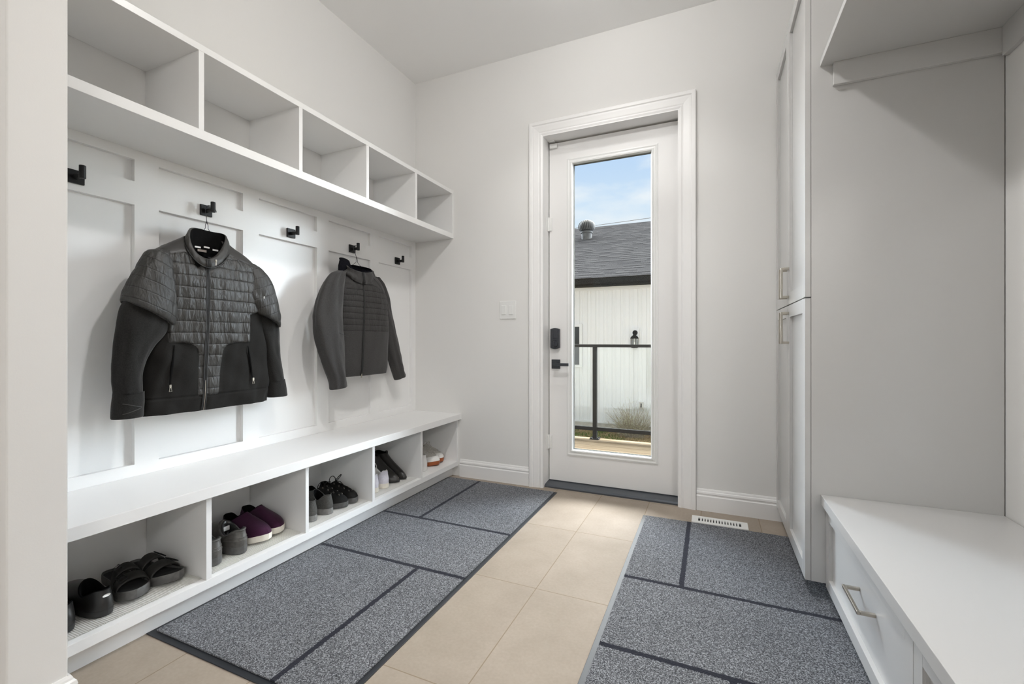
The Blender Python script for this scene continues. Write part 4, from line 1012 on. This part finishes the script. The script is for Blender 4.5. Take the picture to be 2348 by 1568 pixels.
# deck boards with grain
m = mat('deck_wood', (.5, .36, .2), .9, spec=.03); t = m.node_tree; b = t.nodes['Principled BSDF']
tcn = N(t, 'ShaderNodeTexCoord'); mp = N(t, 'ShaderNodeMapping'); mp.inputs['Scale'].default_value = (1.4, 22, 22); t.links.new(tcn.outputs['Object'], mp.inputs[0])
nn = N(t, 'ShaderNodeTexNoise'); nn.inputs['Scale'].default_value = 2.2; nn.inputs['Detail'].default_value = 6; t.links.new(mp.outputs[0], nn.inputs['Vector'])
r = N(t, 'ShaderNodeValToRGB'); r.color_ramp.elements[0].position = .3; r.color_ramp.elements[0].color = (.072, .052, .032, 1); r.color_ramp.elements[1].position = .68; r.color_ramp.elements[1].color = (.125, .098, .067, 1)
t.links.new(nn.outputs[0], r.inputs[0]); t.links.new(r.outputs[0], b.inputs['Base Color']); WOOD = m
# ground: dry turf
m = mat('dry_turf', (.4, .3, .2), 1., spec=.05); t = m.node_tree; b = t.nodes['Principled BSDF']
tcn = N(t, 'ShaderNodeTexCoord'); nn = N(t, 'ShaderNodeTexNoise'); nn.inputs['Scale'].default_value = 1.1; nn.inputs['Detail'].default_value = 5; t.links.new(tcn.outputs['Object'], nn.inputs['Vector'])
r = N(t, 'ShaderNodeValToRGB'); E_ = r.color_ramp.elements; E_[0].position = .40; E_[0].color = (.07, .10, .025, 1); E_[1].position = .52; E_[1].color = (.23, .165, .095, 1)
t.links.new(nn.outputs[0], r.inputs[0]); n2 = N(t, 'ShaderNodeTexNoise'); n2.inputs['Scale'].default_value = 45; n2.inputs['Detail'].default_value = 4; t.links.new(tcn.outputs['Object'], n2.inputs['Vector'])
mm = N(t, 'ShaderNodeMixRGB', blend_type='OVERLAY'); mm.inputs[0].default_value = .8; t.links.new(r.outputs[0], mm.inputs[1]); t.links.new(n2.outputs[0], mm.inputs[2]); t.links.new(mm.outputs[0], b.inputs['Base Color']); TURF = m
# shingles
m = mat('asphalt_shingle', (.2, .2, .2), 1., spec=0); t = m.node_tree; b = t.nodes['Principled BSDF']
tcn = N(t, 'ShaderNodeTexCoord'); sp = N(t, 'ShaderNodeSeparateXYZ'); t.links.new(tcn.outputs['Object'], sp.inputs[0])
cy_ = Mth(t, 'DIVIDE', sp.outputs[1], .142); row = Mth(t, 'FLOOR', cy_); fr0 = Mth(t, 'FRACT', cy_)
wn = N(t, 'ShaderNodeTexWhiteNoise', noise_dimensions='1D'); t.links.new(row, wn.inputs['W'])
cx_ = Mth(t, 'ADD', Mth(t, 'DIVIDE', sp.outputs[0], .24), Mth(t, 'MULTIPLY', wn.outputs['Value'], 7.0)); cb = N(t, 'ShaderNodeCombineXYZ'); t.links.new(Mth(t, 'FLOOR', cx_), cb.inputs[0]); t.links.new(row, cb.inputs[1])
w2 = N(t, 'ShaderNodeTexWhiteNoise', noise_dimensions='2D'); t.links.new(cb.outputs[0], w2.inputs['Vector'])
thick = Mth(t, 'GREATER_THAN', w2.outputs['Value'], .45)
r = N(t, 'ShaderNodeValToRGB'); r.color_ramp.elements[0].color = (.026, .026, .0275, 1); r.color_ramp.elements[1].color = (.041, .041, .0425, 1); t.links.new(w2.outputs['Value'], r.inputs[0])
gl = N(t, 'ShaderNodeTexNoise'); gl.inputs['Scale'].default_value = 60; gl.inputs['Detail'].default_value = 3; t.links.new(tcn.outputs['Object'], gl.inputs['Vector'])
ov = N(t, 'ShaderNodeMixRGB', blend_type='OVERLAY'); ov.inputs[0].default_value = .5; t.links.new(r.outputs[0], ov.inputs[1]); t.links.new(gl.outputs[0], ov.inputs[2])
dk = N(t, 'ShaderNodeMixRGB'); dk.inputs[2].default_value = (.008, .008, .0085, 1)
t.links.new(Mth(t, 'MULTIPLY', Mth(t, 'LESS_THAN', fr0, .20), thick), dk.inputs[0]); t.links.new(ov.outputs[0], dk.inputs[1]); t.links.new(dk.outputs[0], b.inputs['Base Color']); SHING = m
DGLASS = mat('dark_window_glass', (.02, .022, .022), .06, spec=.6)
YG, GZ = 9.1, -.80
gnd = struct('ground', MB().box(-30, 30, 3.2, 60, -1.1, GZ), TURF)
# deck
dk_ = thing('deck', 'pale wooden deck of planks outside the door', 'deck', (-.6, 4.1, -.6))
yb = 3.165
while yb < 5.06:
    part('plank', MB().box(-3.6, 2.4, yb, min(yb+.136, 5.085), -.118, -.08), WOOD, dk_, bevel=.004); yb += .141
part('joist_frame', MB().box(-3.55, 2.35, 3.2, 5.06, GZ, -.119), WOOD, dk_)
# railing
rl = thing('railing', 'dark metal railing with glass infill along the deck edge', 'railing', (-.6, 5.03, -.08))
YR = 5.03
for x in (-3.15, -1.201, .75):
    mb = MB(); mb.box(x-.0225, x+.0225, YR-.0225, YR+.0225, -.074, .958); po = part('post', mb, RAIL, rl, bevel=.002)
    mb = MB(); mb.box(x-.052, x+.052, YR-.05, YR+.05, -.08, -.072)
    for sx in (-.038, .038):
        for sy in (-.036, .036): mb.cyl((x+sx, YR+sy, -.072), (x+sx, YR+sy, -.062), .008, 8)
    part('base_plate', mb, RAIL, po)
part('top_rail', MB().box(-3.6, 2.3, YR-.030, YR+.030, .956, .988), RAIL, rl, bevel=.003)
for a, b_ in ((-3.55, -3.175), (-3.127, -1.224), (-1.178, .727), (.773, 2.3)):
    part('bottom_rail', MB().box(a, b_, YR-.020, YR+.020, .015, .055), RAIL, rl, bevel=.003)
    part('glass_panel', MB().box(a+.03, b_-.03, YR-.003, YR+.003, .055, .956), GLASS, rl)
# garage
ga = thing('garage', 'white sided garage with grey shingle roof beyond the deck', 'building', (-1.8, 11, GZ))
mb = MB(); gx0, gx1 = -6.2, 1.7; pts = []; x = gx0
while x < gx1:
    for dx, dy in ((0, 0), (.018, -.009), (.040, -.009), (.058, 0), (.086, -.004), (.092, -.004), (.098, 0)): pts.append((x+dx, YG+dy))
    x += .168
def hole(a): return -3.0 < a[0] < -2.47
mb.grid([[(x, y, -.62) for x, y in pts], [(x, y, 2.12) for x, y in pts]])
part('siding', mb, SID, ga)
mb = MB(); mb.box(gx0, gx1, YG+.03, YG+.15, GZ, 2.3); mb.box(gx0, gx0+.1, YG, 15.5, GZ, 2.3); mb.box(gx1-.1, gx1, YG, 15.5, GZ, 2.3); part('wall', mb, SID, ga)
part('bottom_flashing', MB().box(gx0, gx1, YG-.03, YG+.01, -.645, -.615), SID, ga)
part('top_trim', MB().box(gx0, gx1, YG-.028, YG, 2.055, 2.12), SID, ga)
part('foundation', MB().box(gx0, gx1, YG-.015, YG+.028, -.88, -.645), CONC, ga)
part('soffit', MB().box(gx0-.3, gx1+.3, 8.72, YG+.1, 2.12, 2.135), FASC, ga)
mb = MB(); mb.box(gx0-.3, gx1+.3, 8.70, 8.73, 2.105, 2.23); mb.box(gx0-.3, gx1+.3, 8.615, 8.70, 2.135, 2.150); mb.box(gx0-.3, gx1+.3, 8.60, 8.615, 2.135, 2.245); mb.box(gx0-.3, gx1+.3, 8.59, 8.62, 2.235, 2.248)
part('gutter', mb, FASC, ga, bevel=.004)
RY, RZ = 12.85, 2.24+.5*(12.85-8.7)
rf = MB(); sl_ = math.hypot(RY-8.66, .5*(RY-8.66))
o = None
rf.box(gx0-.3, gx1+.3, 0, sl_, -.04, 0); ro = build('roof', rf, SHING, parent=ga); ro.location = Vector((0, 8.66, 2.24-.02))-Vector(ga.location); ro.rotation_euler = (math.atan(.5), 0, 0)
rf = MB(); rf.box(gx0-.3, gx1+.3, 0, sl_, -.04, 0); r2_ = build('roof', rf, SHING, parent=ga); r2_.location = Vector((0, RY+(RY-8.66), 2.22))-Vector(ga.location); r2_.rotation_euler = (math.atan(.5), 0, PI)
# window of the garage
mb = MB()
for a, b_, c, d in ((-3.16, -2.43, 1.318, 1.372), (-3.16, -2.43, .478, .530), (-3.16, -3.10, .530, 1.318), (-2.49, -2.43, .530, 1.318)): mb.box(a, b_, YG-.045, YG+.02, c, d)
mb.box(-3.10, -2.49, YG-.040, YG-.01, .90, .93)
gw = part('window', mb, SID, ga)
part('pane', MB().box(-3.10, -2.49, YG-.025, YG-.016, .530, 1.318), DGLASS, gw)
# turbine vent on the roof
vx, vy = -3.02, 11.72; vz = 2.24+.5*(vy-8.7)

GALV = mat('weathered_galvanised', (.10, .098, .095), .75, spec=.15, var=(12, .3)); WGAP = mat('vent_dark', (.012, .012, .012), .9)
mb = MB(); mb.lathe([(.135, vz-.12), (.135, vz+.13), (.155, vz+.13), (.155, vz+.17)], vx, vy, 28); tv = part('turbine_vent', mb, GALV, ga, smooth=False)
mb = MB(); mb.lathe([(.16, vz+.17), (.185, vz+.22), (.19, vz+.30), (.165, vz+.38), (.10, vz+.43), (0, vz+.44)], vx, vy, 24); part('core', mb, WGAP, tv, smooth=True)
nf = 22
for k in range(nf):
    a0 = 2*PI*k/nf; mb = MB(); rows_ = []
    for i in range(11):
        q = i/10; el = lerp(-.9, 1.35, q); R_ = .215*math.cos(el)**.8 if abs(el) < 1.55 else 0; h = vz+.305+.165*math.sin(el); aa = a0+.30*q
        rows_.append([(vx+R_*math.cos(aa), vy+R_*math.sin(aa), h), (vx+R_*1.04*math.cos(aa+.17), vy+R_*1.04*math.sin(aa+.17), h)])
    mb.grid(rows_); part('vane', mb, GALV, tv, smooth=True)
mb = MB(); mb.lathe([(0, vz+.475), (.07, vz+.470), (.085, vz+.455)], vx, vy, 20); part('cap', mb, GALV, tv, smooth=True)
# wall lantern
ln = thing('wall_lantern', 'dark carriage lantern on the white garage wall', 'lantern', (-1.367, YG-.1, 1.1))
part('mounting_block', MB().box(-1.447, -1.287, YG-.045, YG-.0145, 1.065, 1.268), SID, ln)
mb = MB(); mb.lathe([(0, YG-.05), (.05, YG-.05), (.052, YG-.03)], -1.367, 1.185, 20, axis='y'); mb.tube([(-1.367, YG-.05, 1.185), (-1.367, YG-.10, 1.22), (-1.367, YG-.12, 1.17)], .012, 8); part('arm', mb, FASC, ln)
ly = YG-.12
mb = MB(); mb.lathe([(0, 1.18), (.018, 1.17), (.03, 1.135), (.065, 1.105), (.082, 1.075), (.078, 1.07)], -1.367, ly, 6); part('roof', mb, FASC, ln)
mb = MB()
for k in range(6):
    a = 2*PI*k/6; mb.cyl((-1.367+.066*math.cos(a), ly+.066*math.sin(a), .90), (-1.367+.066*math.cos(a), ly+.066*math.sin(a), 1.08), .006, 6)
mb.lathe([(0, .885), (.055, .885), (.072, .905), (.066, .915)], -1.367, ly, 6); part('cage', mb, FASC, ln)
mb = MB(); mb.lathe([(.06, .91), (.06, 1.075)], -1.367, ly, 6); part('lantern_glass', mb, GLASS, ln)
mb = MB(); mb.cyl((-1.367, ly, .91), (-1.367, ly, 1.0), .012, 8); part('candle', mb, PLASTIC, ln)
# outlet cover
oc = thing('outlet_cover', 'small grey outlet cover low on the garage wall', 'outlet', (-1.25, YG-.02, -.24))
part('plate', MB().box(-1.315, -1.185, YG-.032, YG-.0145, -.325, -.145), SID, oc)
part('lid', MB().box(-1.293, -1.207, YG-.062, YG-.032, -.305, -.170), CONC, oc, bevel=.005)
part('socket', MB().box(-1.265, -1.235, YG-.066, YG-.062, -.275, -.195), FASC, oc)
# shrub
TWIG = mat('twig', (.22, .185, .14), .9, var=(20, .25)); LEAF = mat('sage_leaf', (.34, .33, .22), .8, var=(30, .3))
shb = thing('shrub', 'sparse twiggy shrub against the garage wall', 'shrub', (-1.36, 8.75, GZ)); R = random.Random(3)
tw, lf = MB(), MB()
for k in range(230):
    a = R.uniform(0, 2*PI); sp_ = R.random()**.6; L_ = R.uniform(.40, .74)*(1.1-.3*sp_)
    d = Vector((math.cos(a)*sp_*.85, math.sin(a)*sp_*.45, R.uniform(.45, 1.0))).normalized()
    p = Vector((-1.36+R.gauss(0, .10), 8.72+R.gauss(0, .05), GZ-.01)); pts = [p]
    for s_ in range(5):
        d = (d+Vector((R.gauss(0, .16), R.gauss(0, .10), R.gauss(0, .10)))).normalized(); p = p+d*L_/5; p.y = min(p.y, YG-.13); pts.append(p)
    tw.tube(pts, [.0042, .0036, .003, .0025, .002, .0014], 4)
    for s_ in range(1, 6):
        for q in range(5):
            c = pts[s_]+Vector((R.gauss(0, .025), R.gauss(0, .02), R.gauss(0, .025))); c.y = min(c.y, YG-.10); e1 = Vector((R.gauss(0, 1), R.gauss(0, 1), R.gauss(0, 1))).normalized(); e2 = e1.orthogonal().normalized(); L2 = R.uniform(.010, .022)
            i0 = lf.add([c, c+e1*L2*.5+e2*L2*.2, c+e1*L2, c+e1*L2*.5-e2*L2*.2]); lf.face((i0, i0+1, i0+2, i0+3))
part('branches', tw, TWIG, shb); part('foliage', lf, LEAF, shb)
# grass tufts and straw on the lawn: uncountable
GRS = mat('grass_green', (.065, .105, .02), .8, var=(8, .3)); STRAW = mat('straw', (.27, .195, .11), .9, var=(8, .25))
mb = MB()
for k in range(15000):
    x = R.uniform(-3.2, -.2); y = R.uniform(5.2, 9.0)
    g = noise.noise(Vector((x*1.6, y*1.2, 4)))+(.35 if (x < -2.0+.12*y-1.0 and y < 8) or (x > -1.25 and y < 7.2) else -.15)+(.25 if y > 8.75 else 0)
    h = R.uniform(.025, .07)*(1.0 if g > 0 else .6); a = R.uniform(0, PI); wv = .005; l = R.gauss(0, .02), R.gauss(0, .02)
    i0 = mb.add([(x-wv*math.cos(a), y-wv*math.sin(a), GZ), (x+wv*math.cos(a), y+wv*math.sin(a), GZ), (x+l[0], y+l[1], GZ+h)]); mb.face((i0, i0+1, i0+2), 0 if g > 0 else 1)
o = build('grass', mb, [GRS, STRAW]); tag(o, 'dry and green grass blades on the lawn between deck and garage', 'grass', kind='stuff')
# overhead wires far beyond the roof
for z0, z1, lb in ((10.1, 10.9, 'thin overhead wire crossing the sky, the lower of two'), (10.9, 11.9, 'thin overhead wire crossing the sky, the upper of two')):
    mb = MB(); mb.tube([(-60, 45, z0), (-12, 40, lerp(z0, z1, .4)), (40, 36, z1)], .02, 5); o = build('overhead_wire', mb, GALV); tag(o, lb, 'wire', 'overhead wires')
